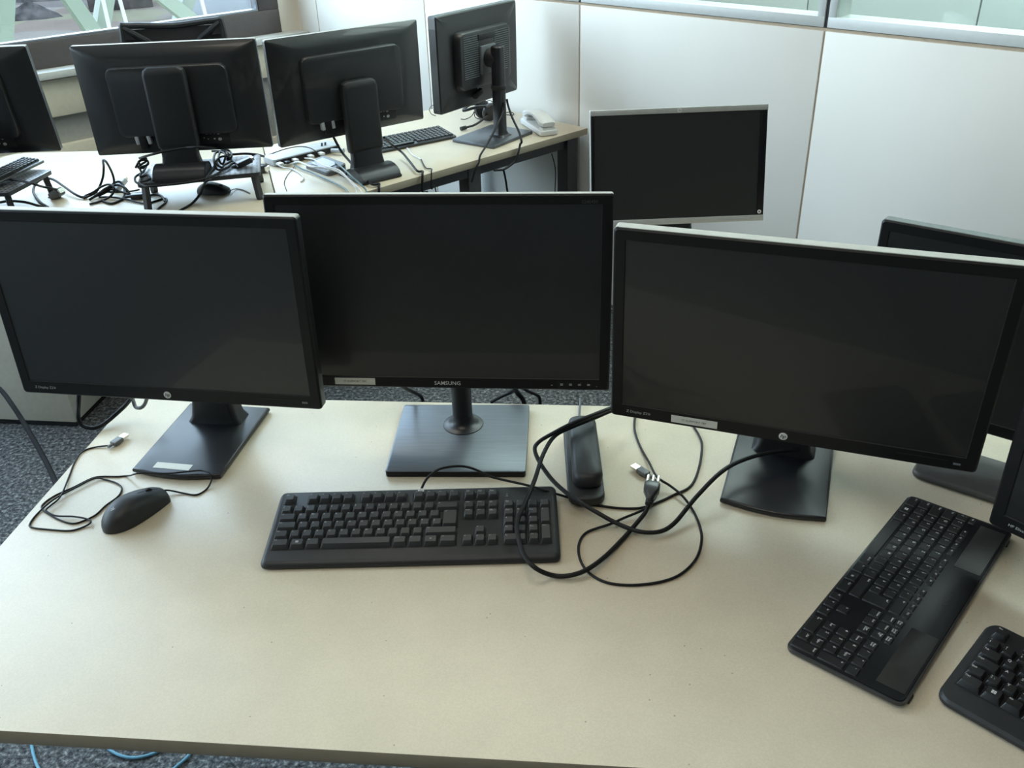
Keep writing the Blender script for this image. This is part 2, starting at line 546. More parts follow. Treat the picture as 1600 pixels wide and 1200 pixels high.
# cable paths: world x, y and height above the desk tops
CAB = {
    'power_cord': [(0.2117,1.1448,0.024),(0.2032,1.1294,0.016),(0.1879,1.1121,0.01),(0.1751,1.0974,0.006),(0.1613,1.0812,0.0035),(0.1313,1.0414,0.006),(0.1006,1.0101,0.0088),(0.0726,1.0004,0.007),(0.0484,1.0041,0.006),(0.0243,1.0056,0.02),(0.0083,1.0255,0.029),(0.0016,1.0589,0.033),(0.0005,1.0901,0.036),(0.013,1.1278,0.042),(0.0317,1.1885,0.045),(0.0484,1.2572,0.046),(0.0707,1.3085,0.048),(0.1024,1.3253,0.055),(0.1449,1.3482,0.058),(0.1773,1.3746,0.055),(0.2016,1.3932,0.05),(0.2137,1.4045,0.048),(0.2031,1.4054,0.052),(0.1762,1.3666,0.066),(0.1443,1.344,0.068),(0.1022,1.3227,0.064),(0.0689,1.3066,0.056),(0.0426,1.2893,0.05),(0.0349,1.2719,0.045),(0.044,1.2389,0.038),(0.0626,1.1992,0.032),(0.09,1.1592,0.029),(0.1245,1.1319,0.02),(0.1554,1.1127,0.011),(0.1855,1.0938,0.009),(0.2107,1.09,0.008),(0.2309,1.0954,0.009),(0.2499,1.111,0.012),(0.2691,1.1312,0.02),(0.2921,1.1541,0.03),(0.332,1.1884,0.045),(0.3732,1.2202,0.045),(0.4269,1.2412,0.045),(0.4797,1.2548,0.04)],
    'keyboard_cable': [(-0.1556,1.2025,0.022),(-0.1496,1.2053,0.034),(-0.141,1.2074,0.045),(-0.1252,1.2156,0.052),(-0.105,1.2225,0.052),(-0.0847,1.2275,0.048),(-0.0661,1.2289,0.04),(-0.0425,1.221,0.031),(-0.0187,1.2129,0.028),(0.0215,1.1952,0.028),(0.0512,1.1836,0.024),(0.0697,1.1964,0.007),(0.0823,1.1956,0.0025),(0.0925,1.1902,0.0022),(0.122,1.1731,0.0022),(0.1387,1.168,0.0022),(0.1679,1.1605,0.0022),(0.2015,1.1594,0.0022),(0.2304,1.1721,0.0022),(0.2608,1.191,0.0022),(0.2925,1.2138,0.0022),(0.3168,1.2667,0.0022),(0.3343,1.3294,0.0022),(0.3356,1.3624,0.0022),(0.3316,1.3926,0.0022),(0.3272,1.426,0.0022),(0.3142,1.4542,0.0022)],
    'usb_cable': [(0.237,1.4593,0.0022),(0.2282,1.4302,0.0022),(0.222,1.3844,0.0022),(0.2255,1.33,0.0022),(0.2325,1.2787,0.006),(0.2351,1.2304,0.015),(0.2429,1.2123,0.016),(0.2559,1.2054,0.01),(0.272,1.1795,0.0078),(0.2836,1.1474,0.0022),(0.2866,1.1054,0.0022),(0.2817,1.0711,0.0022),(0.2663,1.0337,0.0022),(0.2406,1.0034,0.0022),(0.2102,0.9873,0.0022),(0.1703,0.9812,0.0022),(0.1347,0.9857,0.0022),(0.112,1.0003,0.0022),(0.0971,1.024,0.0022),(0.0921,1.0566,0.0022),(0.0975,1.0862,0.0022),(0.1122,1.1054,0.0022),(0.1463,1.1162,0.006),(0.1707,1.1302,0.0065),(0.2042,1.148,0.0078),(0.2221,1.1703,0.0066),(0.2332,1.1941,0.005),(0.2379,1.2174,0.0045),(0.2322,1.2359,0.0045),(0.2248,1.2448,0.005)],
    'usbplug': [(0.2245,1.243,0.005),(0.2145,1.2566,0.005),(0.2079,1.2645,0.005)],
    'plug': [(0.2117,1.1448,0.024),(0.2266,1.1999,0.027),(0.2188,1.2256,0.027)],
    'phone_cord': [(0.1225,1.4171,0.012),(0.1265,1.4572,0.008),(0.1308,1.4941,0.004),(0.1329,1.541,-0.02),(0.1423,1.6633,-0.12)],
    'mouse_cable': [(-0.6034,1.2363,0.012),(-0.5903,1.2471,0.006),(-0.5613,1.2423,0.0016),(-0.5401,1.2375,0.0016),(-0.527,1.253,0.0016),(-0.5221,1.2697,0.008),(-0.5237,1.2756,0.016),(-0.5306,1.2812,0.017),(-0.546,1.2882,0.016),(-0.5749,1.2873,0.0145),(-0.6002,1.2848,0.0145),(-0.6356,1.287,0.0155),(-0.6548,1.2852,0.016),(-0.6681,1.2923,0.008),(-0.6825,1.3001,0.0016),(-0.6958,1.2988,0.0016),(-0.7259,1.3006,0.0016),(-0.7414,1.2951,0.0016),(-0.7615,1.272,0.0016),(-0.784,1.2496,0.0016),(-0.7946,1.2272,0.0016),(-0.7911,1.2131,0.0016),(-0.7738,1.1985,0.0016),(-0.75,1.1821,0.0016),(-0.7233,1.1707,0.0016),(-0.7071,1.1771,0.0016),(-0.693,1.1924,0.0016),(-0.6859,1.2159,0.0016),(-0.6737,1.2416,0.0016),(-0.6765,1.2645,0.0016),(-0.692,1.28,0.0016),(-0.7167,1.2917,0.0016),(-0.7338,1.2923,0.004),(-0.7559,1.2666,0.004),(-0.7799,1.2347,0.004),(-0.7926,1.2038,0.0016),(-0.7942,1.1754,0.0016),(-0.7862,1.1644,0.0016),(-0.7532,1.1569,0.0016),(-0.7191,1.1526,0.0016),(-0.7009,1.1614,0.0016),(-0.6922,1.1693,0.004),(-0.701,1.1781,0.004),(-0.7263,1.1861,0.004),(-0.7555,1.1894,0.004),(-0.7747,1.1998,0.004),(-0.7804,1.2065,0.005),(-0.777,1.2183,0.005),(-0.7699,1.2397,0.0065),(-0.7829,1.3032,0.0016),(-0.791,1.3491,0.0016),(-0.79,1.381,0.0016),(-0.7737,1.3946,0.0016),(-0.7395,1.3963,0.004)],
    'mouse_usb': [(-0.7395,1.3963,0.004),(-0.7316,1.4139,0.004),(-0.7253,1.4264,0.004)],
    'left_cord': [(-1.88,2.73,0.006),(-1.9,2.672,0.006),(-1.88,2.645,-0.04),(-1.74,2.45,-0.22),(-1.45,2.2,-0.27),(-1.3007,1.95,-0.1369),(-1.2217,1.88,-0.1409),(-1.1544,1.8,-0.1412),(-1.1046,1.74,-0.154),(-1.0296,1.64,-0.1556),(-0.9726,1.56,-0.1488),(-0.9195,1.48,-0.1319),(-0.84,1.36,-0.085),(-0.79,1.25,-0.09)],
    'monitor1_cord': [(-0.8057,1.47,0.0942),(-0.8218,1.48,0.054),(-0.822,1.4612,0.03),(-0.8182,1.4576,0.012),(-0.8037,1.4544,0.007),(-0.7896,1.4557,0.007),(-0.7777,1.4676,0.009),(-0.7637,1.4843,0.016),(-0.7449,1.4931,0.03),(-0.7257,1.4872,0.05)],
    'monitor1_cord2': [(-0.7383,1.52,0.0453),(-0.7297,1.5,0.0367),(-0.7234,1.49,0.0282),(-0.7092,1.48,0.0323),(-0.6984,1.48,0.0419),(-0.684,1.47,0.0685)],
    'samsung_cord': [(-0.2072,1.46,0.0788),(-0.2052,1.49,0.0501),(-0.1923,1.55,0.0026),(-0.1866,1.585,-0.0267),(-0.1835,1.585,-0.0414),(-0.1848,1.59,-0.0614)],
    'samsung_cord2': [(-0.0448,1.64,-0.0788),(-0.0236,1.62,-0.0542),(0.0008,1.6,-0.0302),(0.0149,1.52,0.0323)],
    'samsung_cord3': [(0.0036,1.52,0.027),(0.0085,1.56,-0.0084),(0.0197,1.57,-0.0306),(0.0247,1.58,-0.0545)],
    'samsung_cord4': [(0.0148,1.52,0.028),(0.0314,1.55,-0.002),(0.0491,1.57,-0.0235),(0.055,1.575,-0.0343),(0.0562,1.58,-0.0588)],
    'blue1': [(-1.0882,1.3532,-0.725),(-1.0718,1.3226,-0.725),(-1.0538,1.2943,-0.725),(-1.0348,1.2698,-0.725),(-1.0108,1.2456,-0.725)],
    'blue2': [(-0.9211,1.3296,-0.725),(-0.8967,1.3089,-0.725),(-0.8661,1.2932,-0.725),(-0.8365,1.2872,-0.725),(-0.8081,1.2924,-0.725),(-0.7872,1.3045,-0.725),(-0.7766,1.3237,-0.725)],
    'blue3': [(-0.7182,1.3049,-0.725),(-0.7204,1.2889,-0.725),(-0.7295,1.2733,-0.725),(-0.7412,1.2581,-0.725),(-0.7504,1.2399,-0.725)],
    'far_bk3_cord': [(-0.5866,3.06,0.165),(-0.5816,3.1005,0.12),(-0.5642,3.1244,0.06),(-0.529,3.0844,0.03),(-0.4961,3.0231,0.016),(-0.4611,2.9464,0.012),(-0.4335,2.8915,0.011),(-0.4153,2.9116,0.006),(-0.412,2.8824,0.007),(-0.412,2.8717,-0.004),(-0.4163,2.8678,-0.05),(-0.4262,2.8549,-0.2)],
    'far_right_cord': [(-0.4119,3.1291,0.1),(-0.3993,3.2217,0.05),(-0.365,3.219,0.022),(-0.3315,3.1344,0.013),(-0.2966,3.0237,0.011),(-0.2802,3.0326,0.006),(-0.278,3.0023,0.007),(-0.2782,2.9915,-0.004),(-0.2816,2.9884,-0.05),(-0.2657,3.0026,-0.0571)],
    'far_white_cord': [(-0.3585,3.3417,0.004),(-0.3297,3.2455,0.004),(-0.2953,3.1847,0.004)],
    'far_thin_cord': [(-0.2953,3.1847,0.004),(-0.2726,3.0813,0.004),(-0.2512,3.0586,0.006),(-0.2493,3.028,0.007),(-0.2494,3.0172,-0.004),(-0.2527,3.0142,-0.05),(-0.2419,3.0239,-0.0446),(-0.2379,3.0275,-0.0776)],
    'bk4_cordA': [(0.0054,3.425,0.1378),(0.0044,3.41,0.1133),(-0.021,3.34,0.0775),(-0.0431,3.285,0.0506),(-0.0693,3.225,0.0238),(-0.0853,3.1748,0.012),(-0.0904,3.1568,-0.006),(-0.1026,3.1459,-0.0259),(-0.1181,3.132,-0.0696)],
    'bk4_cordB': [(0.0176,3.425,0.149),(0.0216,3.415,0.1278),(0.0363,3.37,0.0914),(0.0576,3.315,0.0556),(0.0653,3.275,0.031),(0.0609,3.303,0.014),(0.0528,3.2823,-0.01),(0.0425,3.2731,-0.0357),(0.023,3.2557,-0.0489),(-0.0055,3.2301,-0.0569),(-0.0378,3.2012,-0.0494)],
    'bk4_cordC': [(-0.0033,3.2455,-0.064),(0.0026,3.2508,-0.0993),(0.0081,3.2557,-0.1495)],
    'wall_cord': [(0.1861,3.5,-0.0812),(0.197,3.52,-0.1255),(0.2024,3.53,-0.1673),(0.1993,3.53,-0.2459)],
    'b4_wire': [(-0.2817,3.9523,0.02),(-0.2896,3.7996,0.05),(-0.2962,3.7341,0.05),(-0.2936,3.7843,0.02),(-0.2762,3.791,0.01)],
    'bundle_a': [(-1.5819,2.8014,0.101),(-1.5418,2.7804,0.102),(-1.5021,2.7597,0.103),(-1.4621,2.7328,0.104),(-1.4376,2.7267,0.098),(-1.451,2.7936,0.07),(-1.4402,2.8168,0.058),(-1.4616,2.8928,0.03)],
    'bundle_loop': [(-1.5937,2.7791,0.03),(-1.559,2.773,0.035),(-1.5089,2.7701,0.03),(-1.4785,2.7887,0.01),(-1.455,2.7914,0.004),(-1.5084,2.8532,0.004),(-1.5653,2.9391,0.01),(-1.5799,2.9984,0.02),(-1.5607,3.0208,0.03),(-1.5257,3.0097,0.03),(-1.4759,2.966,0.02),(-1.4165,2.9034,0.012),(-1.3809,2.8785,0.006),(-1.371,2.8905,0.006)],
    'bundle_b': [(-1.3728,2.8677,0.005),(-1.3405,2.8992,0.015),(-1.3191,2.922,0.05),(-1.3097,2.9322,0.085),(-1.319,2.9618,0.1),(-1.3023,2.9452,0.1),(-1.2826,2.9223,0.07),(-1.2814,2.9154,0.04),(-1.2954,2.9054,0.02),(-1.32,2.8859,0.01),(-1.3454,2.8777,0.005)],
    'bundle_c': [(-1.3323,2.8742,0.01),(-1.3056,2.8933,0.02),(-1.2843,2.9316,0.035),(-1.267,2.9386,0.03),(-1.2464,2.8981,0.012),(-1.2385,2.8533,0.005),(-1.2574,2.8077,0.004),(-1.2991,2.8373,0.004)],
    'bundle_d': [(-1.3427,2.9015,0.01),(-1.3011,2.9041,0.012),(-1.2574,2.8993,0.012),(-1.2266,2.9277,0.006),(-1.2137,2.9397,0.006)],
    'bundle_e': [(-1.3221,2.8722,0.006),(-1.2759,2.8612,0.008),(-1.2153,2.8351,0.006),(-1.1769,2.8117,0.004),(-1.1449,2.7959,0.004),(-1.1272,2.8157,0.003),(-1.0993,2.8444,0.003),(-1.0848,2.8049,0.003),(-1.0897,2.7501,0.003),(-1.0863,2.6904,0.003)],
    'bundle_f': [(-1.3165,2.8944,0.02),(-1.2823,2.904,0.02),(-1.2353,2.8746,0.015),(-1.1936,2.8527,0.01),(-1.1749,2.8499,0.006),(-1.1498,2.8856,0.004),(-1.1194,2.8693,0.004),(-1.0878,2.8085,0.004)],
    'riser_coil': [(-1.1776,2.9116,0.118),(-1.0751,2.745,0.1721),(-1.0242,2.745,0.1821),(-0.9642,2.745,0.1898),(-0.9099,2.745,0.1898),(-0.9104,2.9753,0.118),(-0.8847,2.9256,0.11),(-0.8992,2.9184,0.1),(-0.8942,2.9282,0.118),(-0.9257,2.9772,0.118),(-0.9224,2.9169,0.118),(-0.9098,2.8708,0.11),(-0.9027,2.8758,0.1),(-0.8966,2.895,0.115),(-0.9112,2.9377,0.118),(-0.9392,2.9486,0.118),(-0.9235,2.8592,0.118),(-0.9026,2.8133,0.1),(-0.879,2.8378,0.098),(-0.8731,2.8723,0.1),(-0.8549,2.8986,0.1)],
    'riser_coil2': [(-1.1789,2.8665,0.1),(-1.162,2.8669,0.12),(-1.1432,2.8728,0.13),(-1.1407,2.8643,0.12),(-1.158,2.8723,0.11),(-1.1703,2.8654,0.1),(-1.149,2.8629,0.1),(-1.1551,2.9059,0.1),(-1.143,2.8309,0.097),(-1.1492,2.778,0.097),(-1.1307,2.724,0.097),(-1.0992,2.6889,0.097),(-1.0708,2.664,0.1),(-1.0191,2.6706,0.1),(-0.9487,2.694,0.1),(-0.9029,2.7401,0.1),(-0.8867,2.7911,0.1)],
    'riser_drop': [(-0.899,2.7234,0.097),(-0.912,2.7121,0.095),(-0.9462,2.7816,0.06),(-0.9768,2.8183,0.02),(-0.9935,2.7799,0.004),(-1.0081,2.7267,0.004),(-1.0173,2.698,0.004)],
    'riser_side': [(-0.9148,2.9793,0.1),(-0.864,2.9882,0.1),(-0.833,3.0121,0.09),(-0.8261,3.0937,0.06)],
    'mouse2_cord': [(-0.8984,2.8666,0.012),(-0.8904,2.9201,0.003),(-0.862,2.9066,0.002),(-0.8303,2.8701,0.002)],
    'dock_w1': [(-0.8818,3.2736,0.02),(-0.8275,3.1965,0.01),(-0.786,3.1592,0.008),(-0.7544,3.171,0.008),(-0.7165,3.1283,0.026),(-0.6553,3.0205,0.04),(-0.606,2.9866,0.044),(-0.5568,2.9448,0.044),(-0.5178,2.8903,0.04),(-0.4877,2.8318,0.034),(-0.4706,2.7898,0.028),(-0.4659,2.7629,0.02)],
    'dock_w2': [(-0.7413,3.1616,0.008),(-0.705,3.1104,0.006),(-0.6606,3.0605,0.006),(-0.6128,2.9971,0.006),(-0.5592,2.9282,0.006),(-0.5181,2.8631,0.006),(-0.4981,2.8089,0.006)],
    'dock_w3': [(-0.7174,3.2312,0.01),(-0.668,3.1468,0.028),(-0.6151,3.0177,0.046),(-0.5843,2.9644,0.052),(-0.5396,2.9101,0.056),(-0.4953,2.8155,0.054),(-0.4681,2.7722,0.046),(-0.4484,2.7377,0.04),(-0.443,2.7177,0.03)],
    'dock_w4': [(-0.6017,3.1547,0.012),(-0.5613,3.0187,0.046),(-0.5329,2.9568,0.046),(-0.4971,2.8692,0.05),(-0.4683,2.8178,0.044),(-0.4358,2.7489,0.04),(-0.4269,2.7159,0.03)],
    'dock_blk': [(-0.8572,3.2459,0.02),(-0.8235,3.2474,0.03),(-0.7876,3.2486,0.04),(-0.7426,3.2584,0.045),(-0.7057,3.2453,0.045),(-0.6802,3.2269,0.04),(-0.669,3.2296,0.025)],
    'dock_thin': [(-0.7392,3.1594,0.004),(-0.7418,3.1021,0.003),(-0.7465,3.0469,0.002),(-0.7394,2.968,0.002),(-0.7141,2.8837,0.002)],
    'hdcord': [(-0.0725,3.9124,0.03),(-0.0524,3.8557,0.05),(-0.0345,3.8718,0.03),(-0.0353,3.746,0.01),(-0.0538,3.7098,0.004),(-0.0931,3.7363,0.004),(-0.1141,3.7572,0.01),(-0.1127,3.7611,0.04),(-0.0958,3.7497,0.06)],
    'hdcord2': [(-0.0963,3.7835,0.06),(-0.1136,3.7819,0.03),(-0.1275,3.7698,0.01),(-0.1509,3.7444,0.004),(-0.172,3.7474,0.004)],
    'hdcord3': [(0.0126,3.8296,0.004),(0.0341,3.8376,0.004),(0.0468,3.8026,0.004),(0.0358,3.7824,0.004),(0.0122,3.7966,0.004)],
    'riser_coil3': [(-0.9585,2.9661,0.118),(-0.9172,2.9609,0.118),(-0.914,2.9589,0.11),(-0.8842,2.9165,0.1),(-0.898,2.8713,0.097),(-0.8969,2.8432,0.097),(-0.9166,2.8504,0.11),(-0.9124,2.8865,0.118),(-0.8929,2.8986,0.118),(-0.8952,2.9224,0.105),(-0.8715,2.8965,0.097),(-0.8455,2.8405,0.096)],
    'riser_coil4': [(-1.145,2.8228,0.12),(-1.1494,2.831,0.13),(-1.1291,2.8426,0.13),(-1.1222,2.827,0.12),(-1.1496,2.8295,0.11),(-1.1404,2.8072,0.1),(-1.1347,2.7764,0.097),(-1.1144,2.7872,0.097),(-1.0946,2.7457,0.097),(-1.1123,2.722,0.097),(-1.1211,2.7422,0.097)],
    'bundle_g': [(-1.3474,2.8552,0.004),(-1.3184,2.8554,0.02),(-1.2972,2.8946,0.03),(-1.2653,2.9023,0.035),(-1.2339,2.881,0.03),(-1.215,2.8619,0.012),(-1.1964,2.8522,0.006),(-1.1732,2.8557,0.004)],
    'bundle_h': [(-1.3754,2.8909,0.006),(-1.3418,2.884,0.02),(-1.3142,2.8876,0.035),(-1.2837,2.8796,0.045),(-1.261,2.8595,0.04),(-1.2691,2.8565,0.02),(-1.2879,2.8432,0.008),(-1.3113,2.826,0.004),(-1.3295,2.8091,0.004)],
    'dock_w5': [(-0.8066,3.1636,0.012),(-0.7721,3.1335,0.006),(-0.7432,3.1216,0.004),(-0.6998,3.0569,0.004),(-0.6814,3.0042,0.004),(-0.6844,2.9725,0.003)],
}

# ------------------------------------------------------------------ the room
# room frame: x = away through the right-hand partition, y = towards the window wall, z up from the floor
WALL = T((.3349, 3.5806, 0)) @ RZ(R(42.5))
WT = 3.85                       # top of the windows
WY = 2.055                      # window wall
X0, X1 = -8.3, 3.2
Y0 = -5.2
H = 4.0


def room_box(name, m, a, b):
    mb = MB(WALL)
    mb.box([(p + q) / 2 for p, q in zip(a, b)], [q - p for p, q in zip(a, b)])
    return struct(mb.build(name, m, smooth=0))


room_box('floor', M['carpet'], (X0, Y0, -.06), (.09, WY + .2, 0))
room_box('ceiling', M['ceil'], (X0, Y0, H), (X1, WY + .25, H + .1))
room_box('wall_front', M['backwall'], (X0, Y0 - .1, 0), (X1, Y0, H))
room_box('wall_left', M['plaster'], (X0 - .1, -3.0, 0), (X0, WY + .25, H))
room_box('wall_left_rear', M['backwall'], (X0 - .1, Y0 - .1, 0), (X0, -3.0, H))  # darker stretch added to dim what the right front screen reflects

# partition on the right: panels with tan joints between them, glazing above
J = [WY - .003, 1.871, .985, .05, -.955, -1.955, -2.955, -3.955, Y0]
RAIL = .444 + FZ
mb = MB(WALL)
for i in range(len(J) - 1):
    mb.box((.02, (J[i] + J[i + 1]) / 2, RAIL / 2 - .002), (.04, abs(J[i] - J[i + 1]) - .007, RAIL - .006), .0015)
struct(mb.build('wall_right', M['wall']))
room_box('trim_1', M['joint'], (.005, Y0, 0), (.036, WY - .004, RAIL + .004))
room_box('trim_2', M['wall'], (.0, Y0, 3.85), (.09, WY, H))
GY = [WY - .02, .05, -.955, -1.955, -2.955, -3.955, Y0]
for i in range(len(GY) - 1):
    ya, yb = GY[i + 1] + .006, GY[i] - .006
    z0, z1 = RAIL + .006, 3.85
    mb = MB(WALL)
    for (p, q) in (((0, ya, z0), (.085, yb, z0 + .030)), ((0, ya, z1 - .03), (.085, yb, z1)),
                   ((0, ya, z0 + .03), (.085, ya + .024, z1 - .03)), ((0, yb - .024, z0 + .03), (.085, yb, z1 - .03))):
        mb.box([(a + b) / 2 for a, b in zip(p, q)], [b - a for a, b in zip(p, q)], .001)
    w = struct(mb.build('window_%d' % (i + 5), M['alu']))
    mb = MB(WALL)
    mb.box((.012, (ya + yb) / 2, (z0 + z1) / 2), (.006, yb - ya - .05, z1 - z0 - .062))
    mb.build('pane', M['glass2'], w, 0)
    mb = MB(WALL)
    mb.box((.045, ya - .006, (z0 + z1) / 2), (.08, .0115, z1 - z0))
    mb.build('gasket', M['gasket'], w, 0)

# the lit room beyond the glazing
room_box('floor_beyond', M['carpet'], (.09, Y0, -.06), (X1, WY + .2, 0))
mb = MB(WALL)
for i in range(7):
    mb.box((X1 - .05, WY - .6 - i * 1.1, H / 2), (.04, 1.09, H - .002), .002)
struct(mb.build('wall_beyond', M['far_white']))
room_box('wall_beyond_end', M['far_white'], (.09, WY + .02, 0), (X1, WY + .2, H))
room_box('wall_beyond_outer', M['far_white'], (X1, Y0 - .1, 0), (X1 + .1, WY + .25, H))

# window wall
SILL = .175 + FZ
room_box('wall_back', M['reveal'], (-.11, WY + .02, 0), (.09, WY + .2, H))
mb = MB(WALL)
mb.box(((X0 - .11) / 2, WY + .11, 1.24 / 2 - .17), (-.11 - X0, .18, SILL - .02))
mb.box(((X0 - .11) / 2, WY + .11, (WT + H) / 2), (-.11 - X0, .18, H - WT))
struct(mb.build('wall_back_lower', M['plaster'], smooth=0))
mb = MB(WALL)
mb.box((X0 / 2, WY - .035, SILL - .016), (-X0 - .002, .11, .032), .003)
struct(mb.build('trim_sill', M['sill']))
mb = MB(WALL)
mb.box((X0 / 2, WY - .022, .708 + .078), (-X0 - .002, .065, .157), .002)
struct(mb.build('trim_3', M['beige']))
mb = MB(WALL)
mb.box((X0 / 2, WY - .005, .55), (-X0 - .002, .03, .31), .001)
struct(mb.build('trim_4', M['niche']))
mb = MB(WALL)
mb.box(((X0 - .62) / 2, WY - .022, .291), (-X0 - .62, .065, .58), .002)
mb.box((-.31, WY - .022, .2), (.61, .065, .40), .002)
struct(mb.build('trim_5', M['beige']))

WIN = [-.11 - 2.04 * k for k in range(5)]
for k in range(4):
    xb, xa = WIN[k], WIN[k + 1] + .004
    z0, z1 = SILL, WT
    mb = MB(WALL)
    fw = .115
    for (p, q) in (((xa, WY + .0, z0), (xb, WY + .075, z0 + fw)), ((xa, WY, z1 - fw), (xb, WY + .075, z1)),
                   ((xa, WY, z0 + fw), (xa + fw, WY + .075, z1 - fw)), ((xb - fw, WY, z0 + fw), (xb, WY + .075, z1 - fw))):
        mb.box([(a + b) / 2 for a, b in zip(p, q)], [b - a for a, b in zip(p, q)], .004)
    w = struct(mb.build('window_%d' % (k + 1), M['winframe']))
    mb = MB(WALL)
    mb.box(((xa + xb) / 2, WY + .025, z0 + fw + .005), (xb - xa - 2 * fw, .04, .010), .001)
    mb.box((xb - fw - .005, WY + .025, (z0 + z1) / 2), (.010, .04, z1 - z0 - 2 * fw - .022), .001)
    mb.build('edge_highlight', M['winedge'], w)  # pale strip standing for the lit inner edge of the frame
    mb = MB(WALL)
    mb.box(((xa + xb) / 2, WY + .05, (z0 + z1) / 2), (xb - xa - 2 * fw, .008, z1 - z0 - 2 * fw))
    mb.build('pane', M['glass'], w, 0)

# ------------------------------------------------------------------ outside the window
GZ = -4.6
mb = MB(WALL)
mb.box((-25, WY + 95, GZ - .1), (260, 180, .2))
o = mb.build('ground', M['ground'], smooth=0)
struct(o)


def beam(name, label, cat, a, b, w, h, m, group=None):
    mb = MB(WALL)
    mb.bar(a, b, w, h)
    return tag(mb.build(name, m, smooth=0), label, cat, group)


def ext(a, b, f0, f1):
    a, b = Vector(a), Vector(b)
    return a + (b - a) * f0, a + (b - a) * f1


BY, PY = 5.8, 4.9
gb = 'green steel braces outside the window'
for lab, xa, za, xb, zb in (
        ('broad green steel post outside, at the left edge of the window view', -.29, .08, -.41, -.27),
        ('green diagonal steel brace outside, leaning right, left of the chair', .262, .016, .40, -.30),
        ('green steel brace outside, upright behind the left corner of the chair back', .62, -.02, .505, -.28),
        ('green diagonal steel brace outside, leaning right above the chair back', 1.195, -.084, 1.38, -.26),
        ('pale green steel brace outside, leaning left above the chair back right corner', 1.53, -.12, 1.44, -.27)):
    BY += .16
    a, b = ext((xa, BY, za + FZ), (xb, BY, zb + FZ), -8, 9)
    beam('steel_brace', lab, 'steel beam', a, b, .115, .12, M['green'], gb)
for lab, xa, za, xb, zb in (
        ('thin pale pole outside, left of the chair back', .098, .103, .095, -.099),
        ('thin white pole outside, directly behind the left corner of the chair back', .246, .087, .255, -.096),
        ('thin white pole outside, above the middle of the chair back', .929, .014, .939, -.122)):
    PY += .06
    a, b = ext((xa, PY, za + FZ), (xb, PY, zb + FZ), -20, 26)
    beam('pole', lab, 'pole', a, b, .022, .022, M['pole'], 'thin poles outside the window')


def gpt(x, y, r):               # a spot on the site ground, in world coordinates
    return (x, y, GZ + r)


rng = random.Random(3)
for lab, x, y, w, d, h, m in (('pale site container outside, at the right end of the window view', -13.2, 48.5, 5.0, 3.0, 2.6, 'far_white'),
                              ('dark digger like machine block outside, left of the pale container', -20.5, 53.0, 3.2, 2.4, 1.5, 'machine')):
    t = thing('site_container' if m == 'far_white' else 'site_machine', lab, 'container' if m == 'far_white' else 'machine', (x, y, GZ), .4)
    mb = MB(); mb.box((0, 0, h / 2), (w, d, h), .05); mb.build('body', M['sitewhite' if m == 'far_white' else 'sitedark'], t)
    mb = MB(); mb.box((0, 0, h + .06), (w * .9, d * .9, .12), .03); mb.build('roof', M['sitedark'], t)
for lab, x, y, s_ in (('earth heap outside, behind the left green brace', -31.5, 55.0, 1.6), ('earth heap outside, between the two green diagonal braces', -27.0, 58.0, 1.3), ('earth heap outside, above the left corner of the chair', -24.0, 50.0, 1.0)):
    bm_pts = []
    rings = []
    for k in range(5):
        q = k / 4
        rings.append([(s_ * (1.6 - 1.45 * q) * cos(2 * pi * j / 14) * rng.uniform(.85, 1.15), s_ * (1.2 - 1.1 * q) * sin(2 * pi * j / 14) * rng.uniform(.85, 1.15), s_ * .75 * q) for j in range(14)])
    mb = MB(); mb.loft(rings); o = mb.build('earth_heap', M['sitedark'], None, 30); o.location = (x, y, GZ); tag(o, lab, 'earth heap', 'earth heaps on the site outside')

# ------------------------------------------------------------------ desks
def desk(name, label, poly, thick, legs, beams, legz=FZ, m='desk'):
    t = thing(name, label, 'desk', (sum(p[0] for p in poly) / len(poly), sum(p[1] for p in poly) / len(poly), 0))
    off = T(-Vector(t.location))
    mb = MB(off)
    n0 = len(poly)
    mb.slab(poly, FZ - thick, FZ, .0025)
    top = mb.build('desktop', [M[m], M['edge']], t)
    for i, p in enumerate(top.data.polygons):
        if abs(p.normal.z) < .5: p.material_index = 1
    for (x, y, a) in legs:
        mb = MB(off @ T((x, y, 0)) @ RZ(a))
        mb.box((0, 0, (FZ - thick) / 2), (.058, .058, FZ - thick - .001), .002)
        mb.build('leg', M['steel'], t)
    for (a, b) in beams:
        mb = MB(off)
        mb.bar((a[0], a[1], FZ - thick - .0215), (b[0], b[1], FZ - thick - .0215), .03, .042)
        mb.build('frame_rail', M['steel'], t, 0)
    return t


def dfr(u, v):                  # front desk frame: u along its front edge, v towards its back edge
    a = -.1073
    return (-.8557 + u * cos(a) - v * sin(a), .7864 + u * sin(a) + v * cos(a))


fd = [dfr(0, 0), dfr(1.5, 0), dfr(1.5, -.75), dfr(2.3, -.75), dfr(2.3, .8022), dfr(0, .8022)]
desk('desk', 'large beige speckled desk in front with three black monitors and a keyboard on it', fd, .025,
     [dfr(.06, .06) + (-.107,), dfr(.06, .74) + (-.107,), dfr(2.24, .74) + (-.107,), dfr(2.24, -.69) + (-.107,), dfr(1.56, -.69) + (-.107,)],
     [(dfr(.09, .74), dfr(2.21, .74)), (dfr(.06, .09), dfr(.06, .71)), (dfr(2.24, -.66), dfr(2.24, .71)), (dfr(1.59, -.69), dfr(2.21, -.69)), (dfr(.09, .1), dfr(2.2, .1))])

